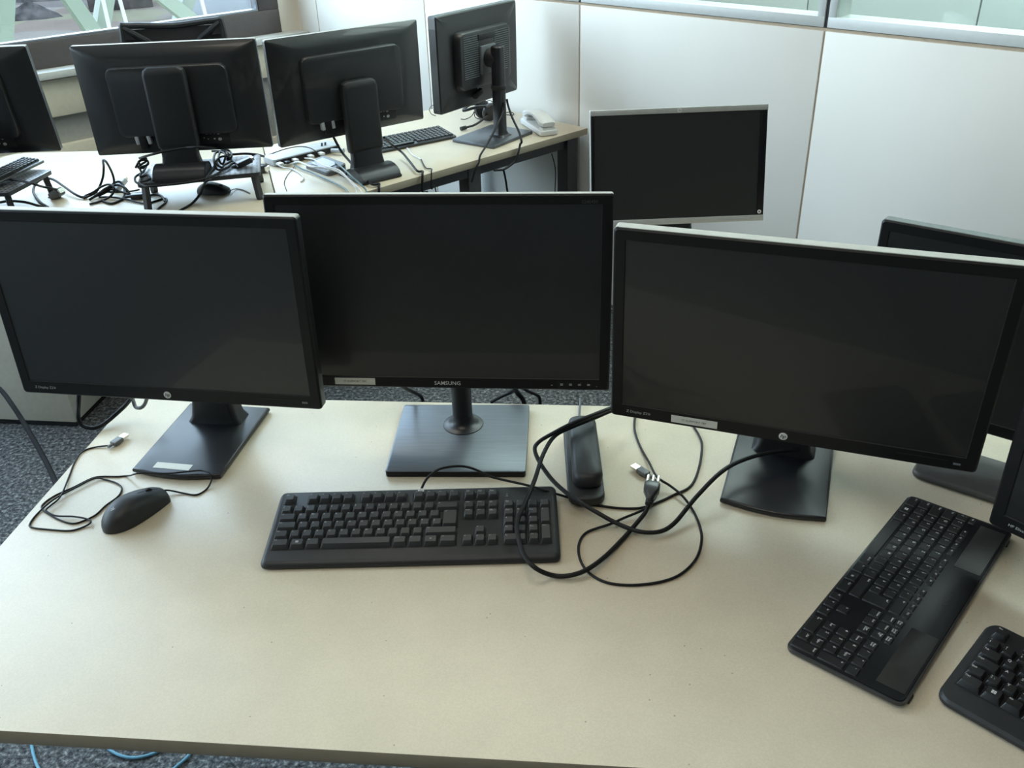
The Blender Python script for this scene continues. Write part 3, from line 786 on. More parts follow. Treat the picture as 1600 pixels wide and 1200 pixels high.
A1, A2 = Vector((.3298, 3.5517)), Vector((-.2789, 3.0069))
ad = (A2 - A1).normalized()
an = Vector((ad.y, -ad.x))      # towards the window
if an.y < 0: an = -an
A3 = Vector((-.915, 3.445))
fa = [A1 + Vector((.0, .0)), A1 + an * .72, A3, Vector((-.735, 2.665)), ]
fa[3] = A1 + ad * 1.36
apt = lambda s, t: A1 + ad * s + an * t
desk('corner_desk', 'light grey desk running from the white partition towards the window, phone on its end', [tuple(p) for p in fa], .026,
     [tuple(apt(.06, .05)) + (.73,), tuple(apt(.06, .66)) + (.73,), tuple(apt(.56, .06)) + (.73,), tuple(apt(1.1, .3)) + (.73,)],
     [(apt(.02, .05), apt(1.3, .05)), (apt(.06, .08), apt(.06, .64)), (apt(.09, .66), apt(.8, .66))])
Bp = [(A3.x - .004, A3.y + .001)] + round_poly([(-1.2, 3.46), (-1.905, 3.478), (-1.945, 2.69)], .10, 6)[7:14] + [(-1.945, 2.69), (fa[3].x - .004, fa[3].y)]
desk('window_side_desk', 'light grey desk near the window under two monitor risers and tangled cables', Bp, .026,
     [(-1.905, 2.74, -.04), (-1.87, 3.36, -.04), (-.98, 2.74, -.04)],
     [((-1.903, 2.77), (-1.872, 3.33)), ((-1.87, 2.74), (-1.0, 2.74))])
Cd = [(.285, 1.72), (.95, 1.65), (.95, 2.20), (.33, 2.345)]
desk('rear_desk', 'desk hidden behind the right front monitor, carrying the small silver monitor', Cd, .025,
     [(.40, 1.80, -.1), (.40, 2.28, -.1), (.89, 1.72, -.1), (.89, 2.14, -.1)], [((.43, 2.28), (.86, 2.15)), ((.4, 1.83), (.4, 2.25))])

# drawer pedestal
pa = math.atan2(-.039, .2876)
pc = Vector((-1.498, 2.641, 0)) + Matrix.Rotation(pa, 3, 'Z') @ Vector((-.18, .30, 0))
t = thing('pedestal', 'grey beige cabinet on the carpet under the window side desk', 'cabinet', pc, pa)
mb = MB(); mb.box((0, 0, .315), (.36, .60, .59), .004); mb.build('body', M['pedestal'], t)
mb = MB(); mb.box((0, 0, .011), (.35, .59, .018)); mb.build('plinth', M['blackmatte'], t, 0)
for k, z in enumerate((.12, .31, .50)):
    mb = MB(); mb.box((0, .304, z), (.35, .012, .18), .002); d = mb.build('drawer', M['pedestal'], t)
    mb = MB(); mb.box((0, .316, z + .05), (.12, .014, .012), .003); mb.build('handle', M['steel'], d)

# office chair behind the far desks
cx, cy = (-1.614 - 1.209) / 2, (4.124 + 4.212) / 2
ch = thing('office_chair', 'black mesh backed office chair standing below the window', 'chair', (cx, cy, 0), math.atan2(.088, .405))
W2 = .207
mb = MB()
ztop = FZ + .352
fr = [(-W2, 0, ztop - .52), (-W2 - .004, -.012, ztop - .25), (-W2, 0, ztop - .02), (-W2 + .03, .004, ztop), (0, .018, ztop - .012), (W2 - .03, .004, ztop), (W2, 0, ztop - .02), (W2 + .004, -.012, ztop - .25), (W2, 0, ztop - .52)]
mb.tube(fr, .013, 8, 4)
mb.tube([(-W2, 0, ztop - .52), (0, .02, ztop - .54), (W2, 0, ztop - .52)], .013)
for s in (-1, 1):
    mb.tube([(s * (W2 - .008), -.004, ztop - .008), (s * (W2 - .05), -.006, ztop - .035), (s * (W2 - .105), -.004, ztop - .075), (s * (W2 - .13), 0, ztop - .13)], .012)
    mb.slab([(0, 0), (s * .05, 0), (s * .05, .05)] if s > 0 else [(0, 0), (-.05, .05), (-.05, 0)], -.008, .008, loc=T((s * (W2 - .05), -.002, ztop - .055)) @ RX(pi / 2))
mb.build('back_frame', M['blackmatte'], ch)
mb = MB()
n = 8
mb.loft([[(-W2 + 2 * W2 * i / n, .018 * (1 - (2 * i / n - 1) ** 2), z) for i in range(n + 1)] + [(W2 - 2 * W2 * i / n, .018 * (1 - (2 * i / n - 1) ** 2) + .003, z) for i in range(n + 1)] for z in (ztop - .52, ztop - .018)])
mb.build('back_mesh', M['mesh'], ch)
mb = MB(); mb.slab(rrect(.48, .46, .09, 5, 0, .22), .46, .53, .02); mb.build('seat', M['mesh'], ch)
mb = MB(); mb.tube([(0, -.02, ztop - .5), (0, -.06, .55), (0, .05, .46), (0, .2, .455)], .022); mb.build('back_support', M['blackmatte'], ch)
mb = MB(); mb.lathe([(.03, .12), (.03, .30), (.022, .30), (.022, .46)], 16, T((0, .22, 0))); mb.build('gas_column', M['steel'], ch)
for k in range(5):
    a = 2 * pi * k / 5 + .3
    mb = MB(T((0, .22, 0)) @ RZ(a)); mb.bar((0, 0, .125), (.29, 0, .085), .045, .03); l = mb.build('base_arm', M['blackmatte'], ch)
    mb = MB(T((0, .22, 0)) @ RZ(a)); mb.lathe([(.001, -.025), (.03, -.02), (.03, .02), (.001, .025)], 14, T((.28, 0, .031)) @ RX(pi / 2)); mb.build('caster', M['rubber'], l)


# ------------------------------------------------------------------ monitor risers
def riser(label, c, yaw, w, d, h):
    t = thing('monitor_riser', label, 'monitor riser', (c[0], c[1], FZ), yaw, 'perforated monitor risers')
    mb = MB(); mb.slab(rrect(w, d, .012, 3), h - .014, h, .002); sh = mb.build('shelf', [M['perf'], M['steel']], t)
    for q in sh.data.polygons:
        if q.normal.z < .9: q.material_index = 1
    for sx in (-1, 1):
        for sy in (-1, 1):
            mb = MB(); mb.bar((sx * (w / 2 - .02), sy * (d / 2 - .02), h - .014), (sx * (w / 2 - .014), sy * (d / 2 - .014), .004), .017, .017)
            l = mb.build('leg', M['steel'], t, 0)
            mb = MB(); mb.lathe([(.011, 0), (.011, .006)], 10, T((sx * (w / 2 - .014), sy * (d / 2 - .014), 0))); mb.build('foot', M['rubber'], l)
    return t


RH = .09
riser('perforated metal riser holding the second monitor from the left, cables heaped on it', (-.972, 2.868), R(12.5), .37, .215, RH)
riser('perforated metal riser at the left edge, with a black keyboard lying on it', (-1.685, 2.83), R(-9), .40, .235, RH)

# ------------------------------------------------------------------ monitors
# local frame of a monitor: origin under its stand on the desk, screen faces -y, z up
ELIT = 'Z Display'


def ringxz(w, h, r, y, n=4):
    return [(x, y, z) for x, z in rrect(w, h, r, n)]


def plug(parent, P, m, loc, size=(.034, .014, .028), name='video_plug'):
    mb = MB(loc); mb.box((0, 0, 0), size, .003); return mb.build(name, m, parent)


def panel(t, Mp, w, h, side, top, bot, m_bez='bezel', m_back='black', depth=.02, box=(.36, .21), boxd=.06, mid=.042, r=.006, sheen_rim=False):
    """housing, bezel and screen in a panel frame whose front face is y=0 and centre the origin"""
    mb = MB(Mp)
    rings = [ringxz(w - .004, h - .004, r, .0015), ringxz(w, h, r, .004), ringxz(w, h, r, depth), ringxz(w - .008, h - .008, r, depth + .004),
             ringxz(box[0] + .05, box[1] + .05, .03, mid)]
    mb.loft(rings)
    rings = [ringxz(box[0] + .004, box[1] + .004, .025, mid - .004), ringxz(box[0], box[1], .025, boxd - .008), ringxz(box[0] - .006, box[1] - .006, .022, boxd - .002), ringxz(box[0] - .016, box[1] - .016, .02, boxd)]
    mb.loft(rings)
    hs = mb.build('housing', [M[m_back], M['dust_sheen']], t)
    if sheen_rim:                   # pale colour on the upward rim stands for its reflection, with some dust
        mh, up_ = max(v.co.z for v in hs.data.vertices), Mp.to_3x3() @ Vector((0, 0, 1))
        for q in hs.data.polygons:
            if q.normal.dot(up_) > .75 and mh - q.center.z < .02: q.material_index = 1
    mb = MB(Mp)
    iw, ih = w - 2 * side, h - top - bot
    cz = (bot - top) / 2
    inner = lambda y, g=0: [(x, y, z + cz) for x, z in rrect(iw + g, ih + g, .0008, 4)]
    mb.loft([ringxz(w - .001, h - .001, r, .004), ringxz(w - .001, h - .001, r, .0022), ringxz(w - .006, h - .006, r - .001, 0), inner(0, .002), inner(.001), inner(.0035)], False, False)
    mb.build('bezel', M[m_bez], t)
    mb = MB(Mp)
    mb.box((0, .005, cz), (iw + .002, .003, ih + .002))
    mb.build('screen', M['screen'], t, 0)
    return iw, ih, cz


def face(Mp, x, z, y=-.0003):   # text frame on the front of a panel
    return Mp @ T((x, y, z)) @ RX(pi / 2)


def round_logo(t, Mp, x, z, r):
    L = face(Mp, x, z)
    mb = MB(L)
    mb.slab([(r * cos(2 * pi * k / 28), r * sin(2 * pi * k / 28)) for k in range(28)], -.0004, .0004)
    mb.cur = 1
    mb.text('hp', r * 1.45, T((-r * .02, -r * .38, .0006)), .012, .30, 'CENTER', .92)
    o = mb.build('logo', [M['legend'], M['blackmatte']], t)
    o['label'] = 'round white maker badge'
    return o


def txt(t, name, s, size, L, m, **k):
    mb = MB(L); mb.text(s, size, Matrix(), **k); return mb.build(name, M[m], t, 0)


def sticker(t, L, w, h, s, size):
    mb = MB(L)
    mb.box((0, 0, 0), (w, h, .0003))
    mb.cur = 1
    if s: mb.text(s, size, T((0, -size * .36, .0003)), .0, 0, 'CENTER', 1.05)
    o = mb.build('sticker', [M['label'], M['blackmatte']], t, 0)
    o['label'] = 'white inventory sticker with printed text' if s else 'blank white sticker'
    return o


def place(face_c, yaw, back, zbase=0.):
    """base position: BACK behind the face centre"""
    return (face_c[0] - sin(yaw) * back, face_c[1] + cos(yaw) * back, FZ + zbase)


def flat_base(t, w, d, y0, y1, h=.011, front=.012, bulge=True, colx=0., coly=.05):
    mb = MB()
    o = [(w / 2, y1), (-w / 2, y1), (-w / 2, y0 + front)]
    o += [(-w / 2 + w * k / 8, y0 + front * (1 - sin(pi * k / 8)) ** 1.0) for k in range(1, 8)] + [(w / 2, y0 + front)]
    mb.slab(o, .0008, h, .004, 3)
    if bulge:                    # swelling under the column at the back of the plate
        pr = []
        for k in range(9):
            a = pi * k / 8
            pr.append((coly + .012 + (y1 - coly - .012) * 1. * (.5 - .5 * cos(a)) - .02 * (1 - k / 8), h - .003 + .034 * sin(a) ** .8))
        mb.loft([[(sx * (w / 2 - ins), y, z if ins < .02 else z) for y, z in pr] for sx, ins in ((-1, .006), (-1, .003), (1, .003), (1, .006))], loc=Matrix())
    mb.build('stand_base', M['base'], t)


def hp_column(t, y, top=.325, w=.127, nw=.10):
    mb = MB()
    f = lambda ww, dd, z, r=.012: [(x, yy, z) for x, yy in rrect(ww, dd, r, 4, 0, y + .0175)]
    mb.loft([f(w - .012, .030, .085), f(w - .004, .034, .088), f(w, .036, .10), f(w, .036, top - .022), f(w - .008, .034, top - .008), f(w - .03, .024, top)])
    mb.build('stand_column', M['blackmatte'], t)
    mb = MB()
    f = lambda ww, dd, z, r=.010: [(x, yy, z) for x, yy in rrect(ww, dd, r, 4, 0, y + .020)]
    mb.loft([f(nw + .03, .05, .008), f(nw + .012, .044, .022), f(nw, .034, .06), f(nw, .028, .098)])
    mb.build('stand_neck', M['base'], t)
    mb = MB(); mb.tube([(-.045, y + .018, .094), (.045, y + .018, .094)], .0085, 12, 0); mb.build('tilt_hinge', M['steel'], t)


def hp_monitor(name, label, fc, yaw, tilt, back=.0675, zb=0., w=.546, h=.33, front=True, stick=None, baseyaw=None, coltop=.325, y0=-.1175, y1=.1175, bw=.165, text=ELIT, sheen_rim=False):
    b = place(fc, yaw, back, zb)
    t = thing(name, label, 'monitor', b, yaw)
    Mp = T((0, -back, fc[2] - zb)) @ RX(-tilt)
    iw, ih, cz = panel(t, Mp, w, h, .0185, .0185, .0255, sheen_rim=sheen_rim)
    cy_ = .050 if front else -back + .0605
    hp_column(t, cy_, coltop, nw=.08 if front else .112)
    if front:
        mb = MB(); mb.box((0, (-back + .055 + cy_) / 2, fc[2] - zb - .02), (.10, cy_ + back - .05, .09), .004); mb.build('mount_arm', M['blackmatte'], t)
    flat_base(t, bw, .235, y0, y1, bulge=not front, coly=-back + .0605)
    zbz = -h / 2 + .0125
    if front:
        round_logo(t, Mp, 0, zbz, .0065)
        txt(t, 'model_text', text, .0066, face(Mp, -w / 2 + .026, zbz - .001), 'legendgray', shear=.1)
        mb = MB(face(Mp, w / 2 - .028, zbz)); mb.box((0, 0, 0), (.010, .0035, .001), .0004); mb.build('power_button', M['gray'], t)
        mb = MB(face(Mp, w / 2 - .075, zbz + .004)); mb.box((0, 0, 0), (.07, .0012, .0012)); mb.build('button_slot', M['blackmatte'], t)
        if stick:
            sticker(t, face(Mp, stick[0], zbz + stick[1], -.0006), stick[2], stick[3], stick[4], stick[5])
    else:
        # connector bay below the raised back box: two plug shells and white port symbols
        for k, xx in enumerate((.131, .095)):
            plug(t, None, M['lightgray'], Mp @ T((xx, .050, -.113)) @ RY(.1), (.012, .018, .028), 'plug_shell')
        plug(t, None, M['cable'], Mp @ T((.113, .050, -.120)), (.024, .018, .045))
        mb = MB(Mp @ T((-.100, .0435, -.113)) @ RZ(pi) @ RX(pi / 2))
        for (xx, yy, rr) in ((-.04, .022, .0022), (-.012, .024, .0022), (.006, .024, .002), (-.020, .006, .003), (-.008, .007, .003), (.004, .007, .003), (.016, .005, .0035), (.018, -.012, .006), (.002, -.010, .003), (-.018, -.010, .002), (-.030, -.006, .002)):
            mb.slab([(xx + rr * cos(2 * pi * q / 12), yy + rr * .8 * sin(2 * pi * q / 12)) for q in range(12)], 0, .0012)
        o = mb.build('port_symbols', M['legendgray'], t); o['label'] = 'pale printed symbols beside the ports'
        mb = MB(Mp @ T((-.100, .042, -.113))); mb.box((0, 0, 0), (.10, .004, .05), .001); mb.build('port_panel', M['blackmatte'], t)
    return t, Mp


m1, Mp1 = hp_monitor('monitor', 'black monitor at the left front of the big desk, blank sticker on its stand foot', (-.5844, 1.3339, .2988), R(-9.88), R(2.27), .0665, front=True, text='Z Display Z23i', sheen_rim=True)
sticker(m1, T((-.012, -.092, .0113)) @ RZ(-.02), .068, .017, '', 0)
m3, Mp3 = hp_monitor('monitor', 'black monitor at the right front, white sticker left of the badge on its bezel', (.4119, 1.1491, .2865), R(-21.06), R(-2.8), .0935, stick=(-.137, .0005, .073, .0135, 'IT-SUPPORT 787', .0052), text='Z Display Z23i', sheen_rim=True)
nr, Mpn = hp_monitor('monitor', 'black monitor cut off by the right edge, overhanging the tilted black keyboard', (.8376, .7848, .245), R(-50.9), R(-.8), .085, text='HP EliteDisplay')


def back_mon(label, pos, yawfit, tilt, off, zb, coltop, y0=-.08, bw=.165):
    n = Vector((sin(yawfit), -cos(yawfit), 0))          # the rear rim faces the camera
    fcx = Vector(pos) - n * .022
    return hp_monitor('monitor', label, fcx, yawfit + pi, tilt, .022 + off, zb, front=False, coltop=coltop, y0=y0, bw=bw, sheen_rim=True)


b2, Mpb2 = back_mon('monitor seen from behind on the cable-covered riser, wide stand column up its back', (-1.0082, 2.8656, .3112), R(3.4), R(1.9), .012, RH, .325)
b3, Mpb3 = back_mon('turned monitor seen from behind, standing directly on the corner desk beside loose cables', (-.4981, 3.0766, .2979), R(36.21), R(.5), .035, 0, .315, -.06, .152)
b0, Mpb0 = back_mon('monitor seen from behind at the left edge, only its right half in the photo', (-1.690, 2.8714, .3181), R(2.26), R(8), .012, RH, .28, bw=.12)

# square-footed monitor in the middle
fc, yaw = (-.1145, 1.3825, .2877), R(-5.61)
bc = (-.0958, 1.374)
by = -.0644
t = thing('monitor', 'middle front monitor with a square brushed foot and a sticker at its lower left', 'monitor', (bc[0], bc[1], FZ), by)
L0 = RZ(-by) @ Vector((fc[0] - bc[0], fc[1] - bc[1], 0))
Mp = T((L0.x, L0.y, fc[2])) @ RZ(yaw - by) @ RX(R(-6.28))
iw, ih, cz = panel(t, Mp, .569, .34, .0185, .0165, .0215, depth=.016, box=(.26, .19), boxd=.040, mid=.034, r=.004, sheen_rim=True)
mb = MB(); mb.slab(rrect(.2418, .2207, .005, 3), .0006, .0116, .0008, 2); o = mb.build('stand_base', [M['brushed'], M['gloss']], t)
for p in o.data.polygons:
    if p.normal.z < .5: p.material_index = 1
cl = RZ(-by) @ Vector((-.093 - bc[0], 1.415 - bc[1], 0))
mb = MB(T((cl.x, cl.y, .0116)))
mb.lathe([(.0375, 0), (.037, .0012), (.030, .0022), (.023, .006), (.0195, .012), (.0185, .022)], 32)
mb.build('stand_collar', M['base'], t)
mb = MB(T((cl.x, cl.y, 0))); mb.lathe([(.0183, .03), (.0183, .235), (.015, .24)], 28); mb.build('stand_column', M['blackmatte'], t)
mb = MB(Mp @ T((0, .045, -.03))); mb.box((0, 0, 0), (.09, .02, .09), .004); mb.build('stand_hinge', M['blackmatte'], t)
zb_ = -.17 + .0105
txt(t, 'maker_name', 'SAMSUNG', .0098, face(Mp, .004, zb_ - .0032), 'legend', bold=.012, align='CENTER', spacing=1.05)
txt(t, 'model_text', 'S24E450', .0075, face(Mp, .247, .17 - .015), 'dimtext', bold=.01, align='CENTER')
for k in range(6):
    txt(t, 'button_mark', '-' if k == 0 else ('=' if k < 5 else '.'), .010, face(Mp, .184 + k * .0155, zb_ - .003), 'legendgray', bold=.01)
sticker(t, face(Mp, -.160, zb_ + .0015, -.0006), .072, .0125, 'IT-SUPPORT 787', .0054)

# monitor with round column at the partition end, seen from behind
pos, yf = Vector((-.0804, 3.504, .291)), R(52.8)
n = Vector((sin(yf), -cos(yf), 0))
bc, by = Vector((-.040, 3.456, 0)), yf + pi
t = thing('monitor', 'smaller monitor seen from behind on a round column, beside the white telephone', 'monitor', (bc.x, bc.y, FZ), by)
fcw = pos - n * .035
L0 = RZ(-by) @ (Vector((fcw.x, fcw.y, 0)) - bc)
Mp = T((L0.x, L0.y, pos.z)) @ RX(R(-.5))
b4 = t
panel(t, Mp, .472, .333, .018, .018, .022, depth=.034, box=(.30, .20), boxd=.072, mid=.042, r=.008)
mb = MB(Mp)
for sx in (.09, -.09):
    mb = MB(Mp)
    mb.box((sx, .0718, .014), (.088, .0012, .148))
    mb.cur = 1
    for k in range(20): mb.box((sx, .0724, .085 - k * .0075), (.085, .0016, .003))
    mb.build('vent', [M['blackmatte'], M['gray']], t, 0)
mb = MB(Mp); mb.box((0, .077, -.005), (.088, .012, .10), .003); mb.build('mount_plate', M['gray'], t)
mb = MB(Mp); mb.box((0, .074, .075), (.10, .006, .022), .002); mb.build('carry_grip', M['blackmatte'], t)
cl = RZ(-by) @ (Vector((-.011, 3.444, 0)) - bc)
mb = MB(Mp); mb.lathe([(.034, 0), (.034, .03), (.028, .05)], 24, T((0, .08, 0)) @ RX(-pi / 2)); mb.build('tilt_hinge', M['blackmatte'], t)
ctop = .335
mb = MB(T((cl.x, cl.y, 0)))
mb.loft([[(x, y, z) for x, y in rrect(a, b, .016, 6)] for a, b, z in ((.075, .07, .012), (.056, .052, .018), (.046, .044, .03), (.046, .044, ctop - .004), (.040, .038, ctop))])
mb.build('stand_column', M['base'], t)
mb = MB(T((0, 0, 0))); mb.slab(rrect(.25, .20, .006, 3), .0006, .012, .002); mb.build('stand_base', M['brushed'], t)
mb = MB(T((cl.x, cl.y, .19))); mb.lathe([(.0265, -.008), (.029, 0), (.0265, .008)], 16); mb.build('cable_tie', M['rubber'], t)
plug(t, None, M['cable'], Mp @ T((.04, .055, -.125)) @ RY(.3), (.05, .018, .02))

# silver rimmed monitor facing the camera at the back right
fc, yaw = (.4348, 2.2202, .2386), R(.95)
t = thing('monitor', 'silver rimmed monitor standing alone in front of the white partition', 'monitor', place(fc, yaw, .05), yaw)
Mp = T((0, -.05, fc[2])) @ RX(R(-12.63))
mb = MB(Mp); w, h = .44, .284
mb.loft([ringxz(w - .002, h - .002, .003, .001), ringxz(w, h, .003, .003), ringxz(w, h, .003, .022), ringxz(w - .05, h - .05, .01, .04), ringxz(w - .06, h - .06, .01, .05)])
mb.build('housing', M['silver'], t)
mb = MB(Mp); mb.box((0, -.0005, h / 2 - .0065), (w - .001, .004, .013), .001); mb.build('top_bezel', M['silver'], t)
mb = MB(Mp); mb.box((0, -.0005, -h / 2 + .0075), (w - .001, .004, .015), .001); mb.build('bottom_bezel', M['silver'], t)
mb = MB(Mp); mb.box((w / 2 - .010, -.0002, -.0 + .001), (.017, .004, h - .029), .0005); mb.build('side_bezel', M['gloss'], t)
mb = MB(Mp); mb.box((-w / 2 + .006, -.0002, .001), (.008, .004, h - .029), .0005); mb.build('side_bezel', M['gloss'], t)
mb = MB(Mp); mb.box((-.0045, .0005, .001), (w - .029, .003, h - .028)); mb.build('screen', M['screenold'], t, 0)
for (nm, x, z, r) in (('logo', 0, h / 2 - .0065, .0055), ('power_button', w / 2 - .012, -h / 2 + .023, .005)):
    mb = MB(face(Mp, x, z, -.0026)); mb.slab([(r * cos(2 * pi * k / 20), r * sin(2 * pi * k / 20)) for k in range(20)], -.0004, .0006)
    mb.cur = 1
    if nm == 'logo': mb.text('hp', r * 1.3, T((0, -r * .35, .0009)), 0, .3, 'CENTER')
    else: mb.slab([(r * .45 * cos(2 * pi * k / 12), r * .45 * sin(2 * pi * k / 12)) for k in range(12)], .0006, .0008)
    mb.build(nm, [M['white'], M['gray']], t)
mb = MB(face(Mp, .147, -h / 2 + .0075, -.0027)); mb.box((0, 0, 0), (.095, .004, .0006), .0002)
for k in range(5): mb.box((-.036 + k * .018, 0, .0006), (.008, .002, .0006))
mb.build('button_strip', M['lightgray'], t)
mb = MB(Mp); mb.box((0, .046, -.03), (.11, .03, .11), .004); mb.build('stand_hinge', M['blackmatte'], t)
mb = MB(); mb.loft([[(x, y, z) for x, y in rrect(a, b, .01, 4, 0, yy)] for a, b, yy, z in ((.13, .05, .03, .01), (.12, .035, .03, .06), (.12, .03, .035, .20), (.10, .02, .035, .21))]); mb.build('stand_column', M['blackmatte'], t)
mb = MB(); mb.slab(rrect(.22, .17, .03, 5, 0, .0), .0006, .012, .004); mb.build('stand_base', M['base'], t)

# monitor at the far right, its flat grey foot in front of it
fc, yaw = (.8285, 1.2374, .2205), R(-38.1)
b = (.8285 - sin(yaw) * -.058, 1.2374 + cos(yaw) * -.058, FZ)
t = thing('monitor', 'black monitor at the right behind the sticker monitor, flat grey foot in front', 'monitor', b, yaw)
Mp = T((0, .058, fc[2])) @ RX(R(-2))
panel(t, Mp, .546, .33, .016, .018, .022, depth=.024, box=(.3, .2))
txt(t, 'model_text', ELIT, .0066, face(Mp, -.24, -.153), 'legendgray', shear=.1)
mb = MB()
o = round_poly([(.165, -.060), (.165, .058), (-.122, .058), (-.122, -.060)][::1], .018, 4)
mb.slab(o, .0006, .012, .005, 3); mb.build('stand_base', M['footgray'], t)
mb = MB(); mb.box((.075, .10, .006), (.09, .13, .011), .003); mb.build('stand_tongue', M['base'], t)
mb = MB(); mb.tube([(.075, .145, .010), (.075, .145, .20)], .02, 20, 0); mb.build('stand_column', M['blackmatte'], t)
mb = MB(); mb.box((.06, .130, .22), (.10, .03, .10), .005); mb.build('stand_hinge', M['blackmatte'], t)

# ------------------------------------------------------------------ keyboards
def layout(fgap, g):
    K = []

    def run(y, x, items, h=1.):
        for lab, w, part in items:
            if part: K.append((x + w / 2, y, w, h, lab, part))
            x += w
    fk = lambda a, b: [('F%d' % k, 1, 'function_key') for k in range(a, b)]
    gap = lambda w: [('', w, None)]
    run(0, 0, [('Esc', 1, 'function_key')] + gap(1) + fk(1, 5) + gap(.5) + fk(5, 9) + gap(.5) + fk(9, 13))
    nx = 15 + g
    px = 18 + 2 * g
    run(0, nx, [('Print\nScrn', 1, 'navigation_key'), ('Scroll\nLock', 1, 'navigation_key'), ('Pause\nBreak', 1, 'navigation_key')])
    y = -1 - fgap
    run(y, 0, [(s, 1, 'number_key') for s in ('\u00b0\n\u00a7', '+\n1', '"\n2', '*\n3', '\u00e7\n4', '%\n5', '&\n6', '/\n7', '(\n8', ')\n9', '=\n0', "?\n'", '`\n^')] + [('\u2190', 2, 'modifier_key')])
    run(y, nx, [('Insert', 1, 'navigation_key'), ('Home', 1, 'navigation_key'), ('Page\nUp', 1, 'navigation_key')])
    run(y, px, [('Num\nLock', 1, 'keypad_key'), ('/', 1, 'keypad_key'), ('*', 1, 'keypad_key'), ('-', 1, 'keypad_key')])
    run(y - 1, 0, [('Tab', 1.5, 'modifier_key')] + [(s, 1, 'letter_key') for s in 'QWERTZUIOP\u00fc'] + [('!\n\u00a8', 1, 'letter_key')])
    K.append((14.3, y - 1.5, 1.4, 2, '\u21b5', 'enter_key'))
    run(y - 1, nx, [('Delete', 1, 'navigation_key'), ('End', 1, 'navigation_key'), ('Page\nDown', 1, 'navigation_key')])
    run(y - 1, px, [(s, 1, 'keypad_key') for s in ('7\nHome', '8', '9\nPgUp')])
    K.append((px + 3.5, y - 1.5, 1, 2, '+', 'keypad_key'))
    run(y - 2, 0, [('Caps', 1.75, 'modifier_key')] + [(s, 1, 'letter_key') for s in 'ASDFGHJKL\u00f6\u00e4'] + [('\u00a3\n$', 1, 'letter_key')])
    run(y - 2, px, [(s, 1, 'keypad_key') for s in ('4', '5', '6')])
    run(y - 3, 0, [('Shift', 1.25, 'modifier_key'), ('>\n<  \\', 1, 'letter_key')] + [(s, 1, 'letter_key') for s in 'YXCVBNM'] + [(';\n,', 1, 'letter_key'), (':\n.', 1, 'letter_key'), ('_\n-', 1, 'letter_key'), ('Shift', 2.75, 'modifier_key')])
    run(y - 3, nx + 1, [('^', 1, 'arrow_key')])
    run(y - 3, px, [(s, 1, 'keypad_key') for s in ('1\nEnd', '2', '3\nPgDn')])
    K.append((px + 3.5, y - 3.5, 1, 2, 'Enter', 'keypad_key'))
    run(y - 4, 0, [('Ctrl', 1.5, 'modifier_key'), ('WIN', 1.25, 'modifier_key'), ('Alt', 1.25, 'modifier_key'), ('', 5.75, 'space_bar'), ('Alt Gr', 1.25, 'modifier_key'), ('Fn', 1.25, 'modifier_key'), ('MENU', 1.25, 'modifier_key'), ('Ctrl', 1.5, 'modifier_key')])
    run(y - 4, nx, [('<', 1, 'arrow_key'), ('v', 1, 'arrow_key'), ('>', 1, 'arrow_key')])
    run(y - 4, px, [('0\nIns', 2, 'keypad_key'), (', Del', 1, 'keypad_key')])
    return K, px + 4


def legend(mb, lab, tw, th, z, s1, s2, cx, cy):
    if lab == 'WIN':
        for a in (-1, 1):
            for b in (-1, 1):
                mb.box((cx + a * s1 * .27, cy + b * s1 * .25, z), (s1 * .46, s1 * .42, .0001))
    elif lab == 'MENU':
        for q in (-1, 0, 1): mb.box((cx, cy + q * s1 * .22, z), (s1 * .7, s1 * .1, .0001))
    elif lab:
        parts = lab.split('\n')
        big = max(len(p) for p in parts) <= 1 or (len(lab) == 1)
        s = s1 if big else s2
        if big and len(parts) == 2: s = s1 * .72
        x = cx - tw / 2
        y = cy + th / 2 - s * .75
        mb.text(lab, s, T((x, y, z)), .012 if big else .016)


def keycap(mb, w, d, z0, z1, ins, shift, r0, r1, lead=.0006, dish=0.):
    rings = [[(x, y, z0) for x, y in rrect(w, d, r0, 3)],
             [(x, y + shift, z1 - lead - dish * y) for x, y in rrect(w - ins * 2, d - ins * 2 * .85, r1, 3)],
             [(x, y + shift, z1 - dish * y) for x, y in rrect(w - ins * 2 - lead * 1.6, d - ins * 2 * .85 - lead * 1.6, r1 * .8, 3)]]
    mb.loft(rings)


def build_keys(t, L, K, p, gapx, h, ins, mats, s1, s2, zs=0., r0=.001, r1=.0018, shift=.0008, frow=1., skip=None, fl=None, lx=.0012, ly=.001, dish=0.):
    for (x, y, w, d, lab, part) in K:
        if skip and skip(x, y): continue
        dd = d * p - gapx
        if y == 0 and frow != 1: dd = p * frow - gapx
        mb = MB(L @ T((x * p, y * p, 0)))
        ww = w * p - gapx
        keycap(mb, ww, dd, zs, zs + h, ins, shift, r0, r1, dish=dish)
        mb.cur = 1
        tw, th = ww - 2 * ins - 2 * lx, dd - 2 * ins * .85 - 2 * ly
        fn = y == 0 and fl
        mb2m = 2 if fn else 1
        mb.cur = mb2m
        K0 = mb.M.copy()
        mb.M = K0 @ T((0, shift, zs + h + .00012)) @ RX(-math.atan(dish))
        legend(mb, lab, tw, th, 0, s1, s2, 0, 0)
        mb.build(part, mats, t, 30)


